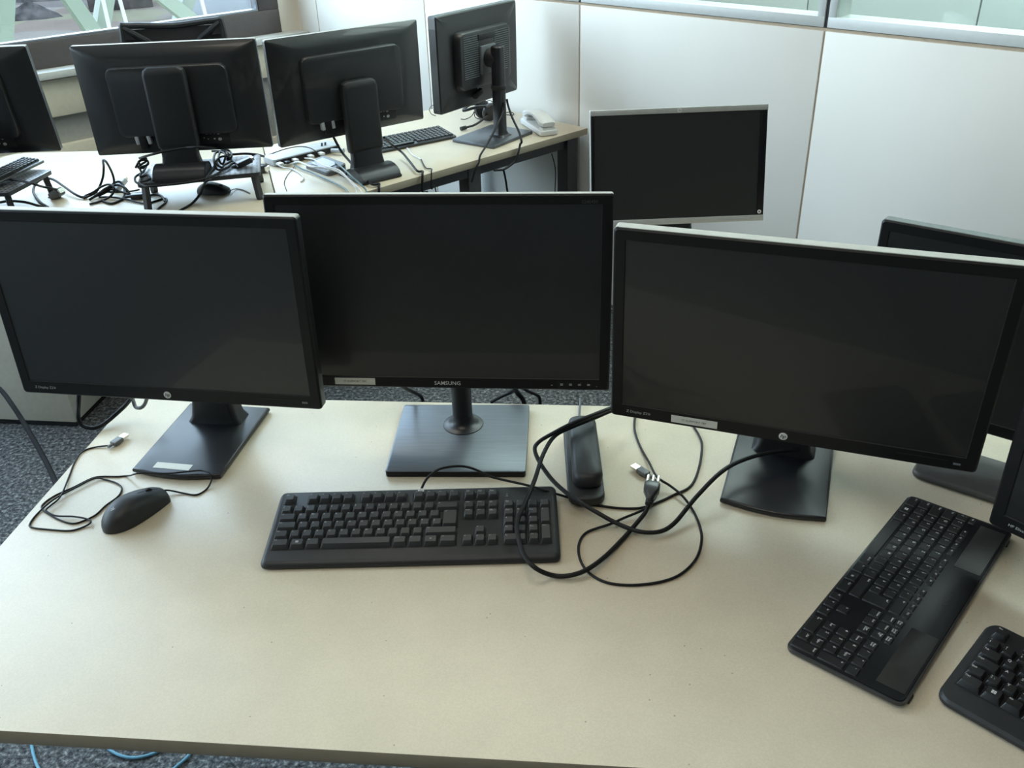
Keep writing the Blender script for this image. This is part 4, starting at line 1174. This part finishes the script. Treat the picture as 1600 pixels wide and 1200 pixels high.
# charcoal keyboard in the middle of the desk
a = -.0148
c0 = Vector((-.3891, 1.0421))
kw, kd = .453, .1658
cc = c0 + Vector((cos(a) * kw / 2 - sin(a) * kd / 2, sin(a) * kw / 2 + cos(a) * kd / 2))
t = thing('keyboard', 'wide charcoal keyboard lying level in front of the middle monitor', 'keyboard', (cc.x, cc.y, FZ), a)
o = round_poly([(kw / 2, kd / 2), (-kw / 2, kd / 2), (-kw / 2, -kd / 2), (kw / 2, -kd / 2)], .012, 5)
zt = lambda y: .0125 + (y + kd / 2) / kd * .0125
mb = MB()
io, io2 = inset(o, .003), inset(o, .0075)
mb.loft([[(x, y, .0005) for x, y in inset(o, .004)], [(x, y, .003 + (y + kd / 2) * .02) for x, y in o], [(x, y, zt(y) - .006) for x, y in o], [(x, y, zt(y) - .0018) for x, y in io], [(x, y, zt(y)) for x, y in io2]])
mb.build('body', M['kbody'], t)
K, U_ = layout(.42, .32)
p = .01905
sl = math.atan2(.0125, kd)
KL = T((-U_ * p / 2, kd / 2 - .0245, zt(kd / 2 - .0245) - .0002)) @ RX(sl)
mb = MB(KL)
for (x0, x1, y0, y1) in ((0, 15, -1.42 + .5, -5.92), (15.32, 18.32, -.92, -2.92), (18.64, 22.64, -.92, -5.92), (15.32, 18.32, -4.92, -5.92), (16.32, 17.32, -3.92, -4.92),
                         (0, 1, .5, -.5), (2, 6, .5, -.5), (6.5, 10.5, .5, -.5), (11, 15, .5, -.5), (15.32, 18.32, .5, -.5)):
    mb.box(((x0 + x1) / 2 * p, (y0 + y1) / 2 * p, .0001), (abs(x1 - x0) * p + .001, abs(y0 - y1) * p + .001, .0005))
mb.build('key_wells', M['blackmatte'], t, 0)
build_keys(t, KL, K, p, .0012, .0078, .0026, [M['key'], M['legendgray'], M['legendgray']], .0044, .0026, dish=.05)
r = .0052
mb = MB(T((-.0 + .005, kd / 2 - .008, zt(kd / 2 - .008) + .0003)) @ RX(sl))
mb.slab([(r * cos(2 * pi * k / 20), r * .9 * sin(2 * pi * k / 20)) for k in range(20)], -.0004, .0004)
mb.cur = 1
mb.text('hp', r * 1.3, T((0, -r * .35, .0006)), 0, .3, 'CENTER')
mb.build('logo', [M['legend'], M['gray']], t)
for x in (.146, .182):
    mb = MB(T((x, kd / 2 - .027, zt(kd / 2 - .027))) @ RX(sl)); mb.slab([(.0022 * cos(2 * pi * k / 10), .0022 * sin(2 * pi * k / 10)) for k in range(10)], 0, .0006); mb.cur = 1
    mb.text('A', .004, T((-.0014, .004, .0003))); mb.build('indicator_light', [M['gray'], M['legendgray']], t)


def local(t, P):
    inv = (T(Vector(t.location)) @ RZ(t.rotation_euler.z)).inverted()
    return [tuple(inv @ Vector((x, y, z + FZ))) for x, y, z in P]


mb = MB(); mb.tube(local(t, CAB['keyboard_cable']), .0021, 8); mb.build('cable', M['cable'], t)

# thin black keyboard turned sideways at the right
a = -2.316
c0 = Vector((.637, 1.1643))
kw, kd = .4282, .1505 + .006
cc = c0 + Vector((cos(a) * kw / 2 - sin(a) * kd / 2, sin(a) * kw / 2 + cos(a) * kd / 2))
t = thing('keyboard', 'thin black keyboard turned sideways at the right, dark panel strip along its back', 'keyboard', (cc.x, cc.y, FZ), a)
o = rrect(kw, kd, .012, 5)
sl2 = .03
ML = T((0, 0, .0075)) @ RX(sl2)
mb = MB(ML); mb.slab(o, -.0035, .0015, .0008); mb.build('rim', M['darkrim'], t)
mb = MB(ML); mb.slab(inset(o, .0032), .0010, .0032, .0005); mb.build('body', M['gloss'], t)
K2, U2 = layout(.0, .22)
p2 = .0186
KL = ML @ T((-U2 * p2 / 2, -kd / 2 + .0065 + 5.5 * p2 - .004, .0032))
build_keys(t, KL, [(x, y if y else -.10, w, d, l, q) for x, y, w, d, l, q in K2 if y] + [(x, -.19, w, .62, l, q) for x, y, w, d, l, q in K2 if not y],
           p2, .0032, .0016, .0007, [M['keyflat'], M['legend'], M['legendblue']], .0056, .0036, r0=.0012, r1=.0014, shift=0, lx=.0018, ly=.0022)
for s in (-1, 1):
    mb = MB(ML @ T((s * .138, kd / 2 - .024, .0034))); mb.box((0, 0, 0), (.118, .036, .0006), .0002); o2 = mb.build('solar_strip', M['solar'], t)
    mb = MB(ML @ T((s * .19, kd / 2 - .004, -.006)) @ RX(.3)); mb.box((0, .000, .0), (.016, .010, .006), .001); mb.build('foot', M['rubber'], t)
txt(t, 'maker_name', 'logitech', .0085, ML @ T((-.017, kd / 2 - .027, .0036)), 'dimtext')

# chunky keyboard at the lower right corner
a = -.8202
c0 = Vector((.5059, .7595))
kw, kd = .45, .165
cc = c0 + Vector((cos(a) * kw / 2 - sin(a) * kd / 2, sin(a) * kw / 2 + cos(a) * kd / 2))
t = thing('keyboard', 'black keyboard with tall keys in the lower right corner, cut off by the frame', 'keyboard', (cc.x, cc.y, FZ), a)
o = rrect(kw, kd, .018, 6)
zt3 = lambda y: .013 + (y + kd / 2) / kd * .008
mb = MB()
mb.loft([[(x, y, .001) for x, y in inset(o, .004)], [(x, y, .004) for x, y in o], [(x, y, zt3(y) - .004) for x, y in o], [(x, y, zt3(y)) for x, y in inset(o, .003)]])
mb.build('body', M['kbody'], t)
K3, U3 = layout(.35, .25)
p3 = .01905
sl3 = math.atan2(.008, kd)
KL = T((-U3 * p3 / 2, kd / 2 - .0215, zt3(kd / 2 - .0215))) @ RX(sl3)
mb = MB(KL)
for (x0, x1, y0, y1) in ((0, 15, -.85, -5.85), (15.25, 18.25, -.85, -2.85), (18.5, 22.5, -.85, -5.85)):
    mb.box(((x0 + x1) / 2 * p3, (y0 + y1) / 2 * p3, .0001), (abs(x1 - x0) * p3 + .002, abs(y0 - y1) * p3 + .002, .0005))
mb.build('key_wells', M['blackmatte'], t, 0)
build_keys(t, KL, K3, p3, .0010, .0085, .0028, [M['keyflat'], M['legend'], M['legend']], .0056, .0037, shift=.0008)


# small far keyboards: keys too small in the photo to part
def small_kb(label, c, yaw, w, d, rows, cols, keym, z=0., tilt=.06):
    t = thing('keyboard', label, 'keyboard', (c[0], c[1], FZ + z), yaw)
    L = T((0, 0, .001)) @ RX(0)
    mb = MB(L)
    o = rrect(w, d, .008, 4)
    h = lambda y: .008 + (y + d / 2) * .10
    mb.loft([[(x, y, .001) for x, y in o], [(x, y, h(y) - .002) for x, y in o], [(x, y, h(y)) for x, y in inset(o, .002)]])
    mb.build('body', M['black'], t)
    mb = MB(L @ T((0, 0, h(0))) @ RX(.10))
    px, py = (w - .016) / cols, (d - .024) / rows
    for i in range(cols):
        for j in range(rows):
            if j == 0 and cols * .25 < i < cols * .55: continue
            mb.loft([[(x, y, 0) for x, y in rrect(px - .001, py - .001, .001, 1, -w / 2 + .008 + (i + .5) * px, -d / 2 + .012 + (j + .5) * py)],
                     [(x, y, .006) for x, y in rrect(px - .005, py - .005, .001, 1, -w / 2 + .008 + (i + .5) * px, -d / 2 + .012 + (j + .5) * py)]])
    mb.box((-w / 2 + w * .42, -d / 2 + .012 + .5 * py, .003), (w * .27, py - .003, .005))
    mb.build('keys', keym, t, 0)
    return t


ka = math.atan2(.547, .837)
ke = Vector((-.176, 3.468))
kcx = ke + Vector((-cos(ka) * .20 - sin(ka) * .07, -sin(ka) * .20 + cos(ka) * .07))
small_kb('black keyboard with shiny keys on the corner desk, left of the round column monitor', kcx, ka, .40, .135, 6, 22, M['keygloss'])
small_kb('black keyboard lying across the riser at the left edge', (-1.574, 2.80), R(80), .33, .082, 5, 16, M['blackmatte'], RH + .012)

# ------------------------------------------------------------------ mice
def mouse(label, c, yaw, L, W, Hh, mark=True):
    t = thing('computer_mouse', label, 'mouse', (c[0], c[1], FZ), yaw)
    mb = MB()
    n, k = 20, 20

    def topz(u):
        return Hh * (max(0, 1 - ((.42 - u) / .42) ** 2) ** .5 if u < .42 else 1 - .62 * ((u - .42) / .58) ** 1.7)

    def half(u):
        w = max(0, 1 - ((.46 - u) / .46) ** 2.3) ** .5 if u < .46 else 1 - .20 * ((u - .46) / .54) ** 2
        return W / 2 * w * (1 if u < .9 else (1 - ((u - .9) / .1) ** 3 * .45))
    rings = []
    for i in range(n + 1):          # tail to nose
        u = .5 - .5 * cos(pi * (.02 + .98 * i / n))
        ring = []
        for q in range(k):
            a = 2 * pi * q / k
            x, z = cos(a), sin(a)
            ring.append((half(u) * math.copysign(abs(x) ** .8, x), (-.5 + u) * L, .0008 + (max(topz(u) * (.9 if i == n else 1), .004) * z ** .75 if z > 1e-6 else 0)))
        rings.append(ring)
    mb.loft(rings)
    mb.build('shell', M['kbody'], t, 60)
    mb = MB(T((0, L * .27, topz(.77) - .0035)) @ RY(pi / 2)); mb.lathe([(.004, -.0032), (.0075, -.002), (.0075, .002), (.004, .0032)], 18); mb.build('scroll_wheel', M['rubber'], t)
    mb = MB()
    mb.tube([(0, L * (-.5 + u), topz(u) + .0006) for u in (.62, .68, .72)], .0006, 6, 2)
    mb.tube([(0, L * (-.5 + u), topz(u) + .0006) for u in (.84, .88, .93)], .0006, 6, 2)
    mb.build('button_seam', M['blackmatte'], t)
    if mark:
        mb = MB(T((0, -L * .28, topz(.22) + .0004)) @ RX(.42))
        mb.text('ly', .009, T((0, -.003, .0006)), .015, .2, 'CENTER'); mb.build('logo', M['lightgray'], t, 0)
    return t


mv = Vector((-.600, 1.243)) - Vector((-.665, 1.146))
mt = mouse('dark grey mouse at the front left of the big desk, cord looped beside it', ((-.600 - .665) / 2 + .004, (1.243 + 1.146) / 2 - .002), math.atan2(-mv.x, mv.y), mv.length, .060, .037)
mb = MB(); mb.tube(local(mt, CAB['mouse_cable']), .0015, 7); mb.build('cable', M['cable'], mt)
u0, u1 = [Vector(p) + Vector((0, 0, FZ + .002)) for p in (CAB['mouse_usb'][0], CAB['mouse_usb'][2])]
inv = (T(Vector(mt.location)) @ RZ(mt.rotation_euler.z)).inverted()


def usb(parent, a, b, inv, wm=None):
    d = (b - a)
    L = inv @ T(a) @ RZ(math.atan2(d.y, d.x))
    mb = MB(L); mb.box((.011, 0, 0), (.022, .014, .008), .002); mb.tube([(-.010, 0, 0), (.001, 0, 0)], .003, 8, 0)
    pl = mb.build('usb_plug', M['gray'], parent)
    mb = MB(L); mb.box((.028, 0, 0), (.014, .0118, .0046)); mb.build('plug_shell', M['metal'], pl, 0)
    return pl


usb(mt, u0, u1, inv)
m2 = mouse('small black mouse on the far desk, beneath the perforated riser', (-.958, 2.897), R(-100), .11, .062, .034, False)
mb = MB(); mb.tube(local(m2, CAB['mouse2_cord']), .0015, 6); mb.build('cable', M['cable'], m2)

# ------------------------------------------------------------------ telephones
t = thing('telephone', 'slim black telephone, handset on its cradle, right of the charcoal keyboard', 'telephone', (.1175, 1.276, FZ), R(-1.5))
mb = MB(); mb.slab(rrect(.060, .222, .018, 6), .0048, .020, .004, 3); mb.build('cradle', M['kbody'], t)
mb = MB()
rings = []
for w, l, z, r in ((.040, .185, .018, .015), (.049, .196, .022, .019), (.050, .197, .034, .019), (.046, .192, .041, .018), (.036, .180, .0445, .015)):
    rings.append([(x, y, z + .004 * (1 - (y / .1) ** 2)) for x, y in rrect(w, l, r, 6, .0035, .012)])
mb.loft(rings)
mb.build('handset', M['kbody'], t, 50)
mb = MB(); mb.tube(local(t, CAB['phone_cord']), .0022, 8); mb.build('cord', M['cablegray'], t)

v = Vector((.170, 3.432)) - Vector((.090, 3.668))
t = thing('telephone', 'white telephone with arched handset at the end of the corner desk', 'telephone', (.139, 3.562, FZ), math.atan2(v.x, -v.y))
mb = MB(); mb.slab(rrect(.072, .235, .014, 5), .001, .022, .005, 3)
mb.box((0, .085, .026), (.056, .045, .016), .005); mb.box((0, -.09, .024), (.056, .04, .012), .005)
mb.build('cradle', M['white'], t)
mb = MB()
n = 16
rings = []
for i in range(n + 1):
    u = i / n
    y = .112 - .222 * u
    top = .052 + .016 * sin(pi * u)
    low = .031 + .022 * max(0, sin(pi * min(1, max(0, (u - .16) / .68)))) ** .6
    e = 1 if 0 < i < n else .8
    w = .030 * e
    rings.append([(w * cx_, y, (top + low) / 2 + (top - low) / 2 * cz_ * e) for cx_, cz_ in ((1, -.5), (1, .5), (.75, .95), (0, 1), (-.75, .95), (-1, .5), (-1, -.5), (-.7, -1), (.7, -1))])
mb.loft(rings)
mb.build('handset', M['white'], t, 50)
mb = MB(); mb.tube([(.03, .118, .012), (.05, .16, .012), (.075, .155, .010), (.08, .13, .003), (.06, .14, .002)], .0022, 6); mb.build('cord', M['gray'], t)

# ------------------------------------------------------------------ headset
t = thing('headset', 'black headset lying under the round column monitor, thin cord tangled round it', 'headset', (-.065, 3.735, FZ), .6)
for s in (-1, 1):
    mb = MB(T((0, s * .028, .038)) @ RX(s * (pi / 2 - .25))); mb.lathe([(.012, -.014), (.034, -.012), (.038, -.004), (.036, .006), (.024, .012), (.006, .012)], 22); mb.build('ear_cup', M['black'], t)
mb = MB(); mb.tube([(-.0, -.03, .06), (-.06, -.028, .066), (-.11, 0, .055), (-.06, .028, .066), (0, .03, .06)], .006, 8); mb.build('headband', M['black'], t)
mb = MB(); mb.tube([(-.02, -.045, .03), (-.10, -.07, .012), (-.15, -.075, .009)], .0045, 8); mb.tube([(-.15, -.075, .009), (-.175, -.077, .009)], .008, 8, 0); mb.build('microphone', M['blackmatte'], t)
for k, key in enumerate(('hdcord', 'hdcord2', 'hdcord3')):
    mb = MB(); mb.tube(local(t, CAB[key]), .0018, 6); mb.build('cord', M['cable'], t)

# ------------------------------------------------------------------ power cord, loose usb cable
P = [(x, y, z + FZ) for x, y, z in CAB['power_cord']]
t = thing('mains_cable', 'thick black mains cable looping over keyboard and telephone, its plug pins showing', 'cable', P[0])
off = T(-Vector(P[0]))
mb = MB(off); mb.tube(P, .0036, 10); mb.build('cord', M['cable'], t)
a, b, c = [Vector((x, y, z + FZ)) for x, y, z in CAB['plug']]
d = (b - a).normalized()
L = off @ T(a) @ RZ(math.atan2(d.y, d.x)) @ RY(-.12)
mb = MB(L)
mb.loft([[(x, y, z) for y, z in rrect(w, h, r, 4)] for x, w, h, r in ((-.006, .008, .008, .0038), (.006, .011, .011, .005), (.016, .017, .014, .005), (.026, .025, .016, .004), (.040, .026, .016, .004), (.045, .020, .013, .003))])
for k in range(4): mb.lathe([(.0062, -.0008), (.0066, 0), (.0062, .0008)], 14, T((-.003 + k * .0038, 0, 0)) @ RY(pi / 2))
pb = mb.build('plug', M['black'], t)
for y in (-.0085, 0, .0085):
    mb = MB(L); mb.tube([(.043, y, .001), (.062, y, .001)], .0022, 10, 0); mb.build('pin', M['metal'], pb)

P = [(x, y, z + FZ) for x, y, z in CAB['usb_cable']]
t = thing('usb_cable', 'thin black usb cable looped on the desk between the telephone and the right front monitor', 'cable', P[0])
off = T(-Vector(P[0]))
mb = MB(off); mb.tube(P, .0021, 8); mb.build('cord', M['cable'], t)
a, b, c = [Vector((x, y, z + FZ + .002)) for x, y, z in CAB['usbplug']]
usb(t, a, c, off)

# ------------------------------------------------------------------ docking station and connectors on the corner desk
dock = t = thing('docking_station', 'flat light grey docking box with cables along its front on the corner desk', 'docking station', (-.735, 3.285, FZ), R(42))
mb = MB(); mb.slab(rrect(.28, .085, .012, 4), .002, .026, .003); mb.build('body', M['lightgray'], t)
mb = MB(); mb.box((0, -.043, .013), (.262, .003, .017)); mb.build('port_strip', M['blackmatte'], t, 0)
for k, x in enumerate((-.125, -.098, -.064, .0, .045)):
    mb = MB(); mb.box((x, -.056, .013), (.017, .026, .009), .002); mb.build('plug', M['white'] if k != 1 else M['black'], t)
for x in (.075, .09): 
    mb = MB(); mb.tube([(x, -.015, .026), (x + .004, -.012, .036)], .004, 8, 0); mb.build('control_knob', M['black'], t)
mb = MB(); mb.tube([(.09, -.055, .014), (.105, -.085, .016)], .0075, 12, 0); mb.tube([(.105, -.085, .016), (.113, -.10, .016)], .0095, 12, 0); mb.build('adapter', M['lightgray'], t)

t = thing('adapter_box', 'sloped grey adapter box with a light top, left of the turned monitor stand', 'adapter', (-.622, 3.112, FZ), R(-49))
mb = MB(); mb.loft([[(x, y, .001) for x, y in rrect(.15, .08, .012, 4)], [(x, y, .012 + (y + .04) * .18) for x, y in rrect(.15, .08, .012, 4)], [(x, y, .016 + (y + .04) * .18) for x, y in rrect(.142, .072, .010, 4)]]); mb.build('body', M['gray'], t)
mb = MB(); mb.box((0, .0, .0245), (.10, .05, .001), loc=RX(0.0) @ T((0, 0, .0)) @ Matrix.Rotation(.18, 4, 'X')); mb.build('top_plate', M['lightgray'], t, 0)


def cable(key, label, r, m, group=None, cat='cable'):
    P = [(x, y, z + FZ) for x, y, z in CAB[key]]
    o0 = Vector(P[0])
    mb = MB(T(-o0))
    mb.tube(P, r, 7)
    o = mb.build('cable', M[m], None, 60)
    o.location = o0
    return tag(o, label, cat, group)


def own_cable(t, key, r, m='cable'):
    mb = MB(); mb.tube(local(t, CAB[key]), r, 7); return mb.build('cable', M[m], t, 60)


own_cable(b3, 'far_bk3_cord', .0045)
own_cable(b3, 'far_right_cord', .0042)
own_cable(b4, 'bk4_cordA', .0038)
own_cable(b4, 'bk4_cordB', .0042)
own_cable(b4, 'b4_wire', .0014)
own_cable(dock, 'dock_w1', .0032, 'cablewhite')
own_cable(dock, 'dock_w3', .0024, 'cablewhite')
own_cable(dock, 'dock_w4', .003, 'cableteal')
own_cable(dock, 'dock_blk', .0018, 'cable')
G = 'loose cables on the far desks'
cable('dock_w2', 'dark teal cable below the docking box, lowest of its bundle', .003, 'cableteal', G)
cable('dock_thin', 'hair thin black wire hanging forward off the docking bundle', .0012, 'cable', G)
o = cable('dock_w5', 'short pale cable end curling forward from the left of the docking box', .0024, 'cablewhite', G)
o = cable('far_white_cord', 'short pale cord end below the far shiny keyboard', .0022, 'cablewhite', G)
cable('far_thin_cord', 'thin black cord dropping over the far desk edge below the shiny keyboard', .0022, 'cable', G)
cable('bk4_cordC', 'black cable hanging below the corner desk edge', .004, 'cable', G)
cable('wall_cord', 'thin black cord hanging between the corner desk and the partition', .002, 'cable', G)
G = 'tangled cables on the window side desk'
cable('bundle_a', 'black cord from the left riser ending in a dark plug', .0038, 'cable', G)
cable('bundle_loop', 'thick black cable making a round loop beside the left riser leg', .0042, 'cable', G)
cable('bundle_b', 'black cable standing up in a tall narrow loop between the risers', .0038, 'cable', G)
cable('bundle_c', 'black cable in a low round loop beside the tall loop', .004, 'cable', G)
cable('bundle_d', 'straight thin cable in the heap between the risers', .003, 'cable', G)
cable('bundle_e', 'thin cable at the foot of the heap between the risers, bending at the riser leg', .003, 'cable', G)
cable('bundle_f', 'black cable in the heap between the risers, nearest the riser leg', .0036, 'cable', G)
cable('riser_coil', 'coiled black cable heaped on the right half of the cable-covered riser', .0036, 'cable', G)
cable('riser_coil2', 'coiled black cable on the left half of the cable-covered riser, running along its front edge', .0036, 'cable', G)
cable('riser_coil3', 'black cable in a loose figure of eight on the right half of the cable-covered riser', .0034, 'cable', G)
cable('riser_coil4', 'black cable bent in small curls at the left end of the cable-covered riser', .0034, 'cable', G)
cable('bundle_g', 'thick black cable bending low over the front of the heap between the risers', .0042, 'cable', G)
cable('bundle_h', 'black cable curling back on itself at the left of the heap between the risers', .0036, 'cable', G)
cable('riser_drop', 'black cable dropping from the riser front to the desk beside the small mouse', .0042, 'cable', G)
cable('riser_side', 'black cable leaving the riser at its right end', .004, 'cable', G)
G = 'cords hanging behind the front monitors'
cable('left_cord', 'thick black cord hanging in the air left of the front desk', .0056, 'cablematte', G)
cable('monitor1_cord', 'black cord hanging in a wide loop below the left front monitor', .0042, 'cable', G)
cable('monitor1_cord2', 'short grey cord loop right under the bezel of the left front monitor', .0036, 'cablegray', G)
cable('samsung_cord', 'black cord hanging left of the middle monitor column onto the desk back edge', .0038, 'cable', G)
cable('samsung_cord2', 'black cord hanging right of the middle monitor column, first of three', .0038, 'cable', G)
cable('samsung_cord3', 'black cord hanging right of the middle monitor column, second of three', .005, 'cable', G)
cable('samsung_cord4', 'black cord hanging right of the middle monitor column, outermost of three', .0034, 'cable', G)
G = 'blue cables on the carpet'
cable('blue1', 'blue cable on the carpet in the lower left corner, leftmost curve', .0035, 'cableblue', G)
cable('blue2', 'blue cable on the carpet, shallow loop under the front desk edge', .0035, 'cableblue', G)
cable('blue3', 'blue cable on the carpet right of the shallow blue loop', .0035, 'cableblue', G)


def connector(name, label, cat, p, yaw, size, m, pins=0, tilt=0., group=None):
    t = thing(name, label, cat, (p[0], p[1], p[2] + FZ), yaw, group)
    L = RY(tilt)
    mb = MB(L); mb.box((0, 0, size[2] / 2), size, min(size) * .2); mb.tube([(-size[0] / 2 - .018, 0, size[2] / 2), (-size[0] / 2, 0, size[2] / 2)], min(size) * .28, 8, 0)
    mb.build('shell', M[m], t)
    mb = MB(L); mb.box((size[0] / 2 + .004, 0, size[2] / 2), (.008, size[1] * .7, size[2] * .55)); mb.build('contact', M['metal'], t, 0)
    return t


G = 'loose connectors among the far cables'
pz = CAB['bundle_a'][-1]
connector('power_plug', 'dark blue grey plug standing beside the left riser leg', 'plug', (pz[0], pz[1], .004), R(-20), (.045, .034, .026), 'gray', tilt=-.5, group=G)
connector('video_plug', 'pale grey connector at the top of the cable heap between the risers', 'plug', (-1.285, 2.965, .012), R(60), (.05, .04, .018), 'lightgray', tilt=-.5, group=G)
connector('video_plug', 'black connector lying at the right foot of the cable heap between the risers', 'plug', (-1.19, 2.86, .001), R(10), (.045, .03, .018), 'black', group=G)
connector('video_plug', 'black connector lying among the coils on the riser', 'plug', (-.835, 2.885, RH + .002), R(35), (.05, .03, .018), 'black', tilt=-.25, group=G)
connector('power_plug', 'black plug beside the right end of the riser', 'plug', (-.85, 3.11, .002), R(-20), (.05, .028, .026), 'black', group=G)

# ------------------------------------------------------------------ light
w = bpy.data.worlds.new('sky')
SC.world = w
w.use_nodes = True
nt = w.node_tree
bg = nt.nodes['Background']
tc = nt.nodes.new('ShaderNodeTexCoord')
sp = nt.nodes.new('ShaderNodeSeparateXYZ')
nt.links.new(tc.outputs['Generated'], sp.inputs[0])
cr = nt.nodes.new('ShaderNodeValToRGB')
cr.color_ramp.elements[0].position = 0.0
cr.color_ramp.elements[0].color = (.80, .89, 1.0, 1)
cr.color_ramp.elements[1].position = .75
cr.color_ramp.elements[1].color = (.50, .70, 1.0, 1)
nt.links.new(sp.outputs['Z'], cr.inputs['Fac'])
nt.links.new(cr.outputs['Color'], bg.inputs['Color'])
bg.inputs['Strength'].default_value = SKY


def area(name, loc, rot, sx, sy, e, col=(1, 1, 1), portal=False):
    l = bpy.data.lights.new(name, 'AREA')
    l.shape = 'RECTANGLE'
    l.size, l.size_y = sx, sy
    l.energy = e
    l.color = col
    if portal: l.cycles.is_portal = True
    o = bpy.data.objects.new(name, l)
    COL.objects.link(o)
    o.matrix_world = WALL @ T(loc) @ rot
    return o


for k in range(4):
    xb, xa = WIN[k], WIN[k + 1]
    area('window_portal', ((xa + xb) / 2, WY + .24, (SILL + WT) / 2), RX(-pi / 2), xb - xa, WT - SILL, 1, portal=True)
area('ceiling_fill_beyond', (1.5, -1.2, H - .03), Matrix(), 1.8, 5., BEYOND, (.95, .98, 1.0))  # unseen light added to brighten the room beyond
for x, y in ((-1.3, .45), (-3.4, -2.2)):  # unseen fill lights added under the ceiling, without fixtures
    area('ceiling_fill', (x, y, H - .03), Matrix(), 1.5, 1.5, ROOMFILL, (1.0, .90, .74))

# ------------------------------------------------------------------ camera
f, p, r = 1410.991, .5252, -.0347
cam = bpy.data.cameras.new('camera')
cam.sensor_width = 36
cam.lens = 36 * f / 1600
cam.clip_start = .05
cam.clip_end = 500
co = bpy.data.objects.new('camera', cam)
COL.objects.link(co)
fw = Vector((0, cos(p), -sin(p)))
rt = Vector((1, 0, 0))
up = rt.cross(fw)
rt2 = rt * cos(r) + up * sin(r)
up2 = up * cos(r) - rt * sin(r)
m = Matrix((rt2, up2, -fw)).transposed().to_4x4()
m.translation = (0, 0, .9138 + FZ)
co.matrix_world = m
SC.camera = co

SC.view_settings.view_transform = 'Standard'
SC.view_settings.look = 'None'
SC.view_settings.gamma = 1
SC.view_settings.exposure = EXPO
SC.cycles.use_denoising = True
SC.cycles.max_bounces = 8
SC.cycles.diffuse_bounces = 5
SC.cycles.glossy_bounces = 4
SC.cycles.transparent_max_bounces = 8
SC.cycles.sample_clamp_indirect = 6
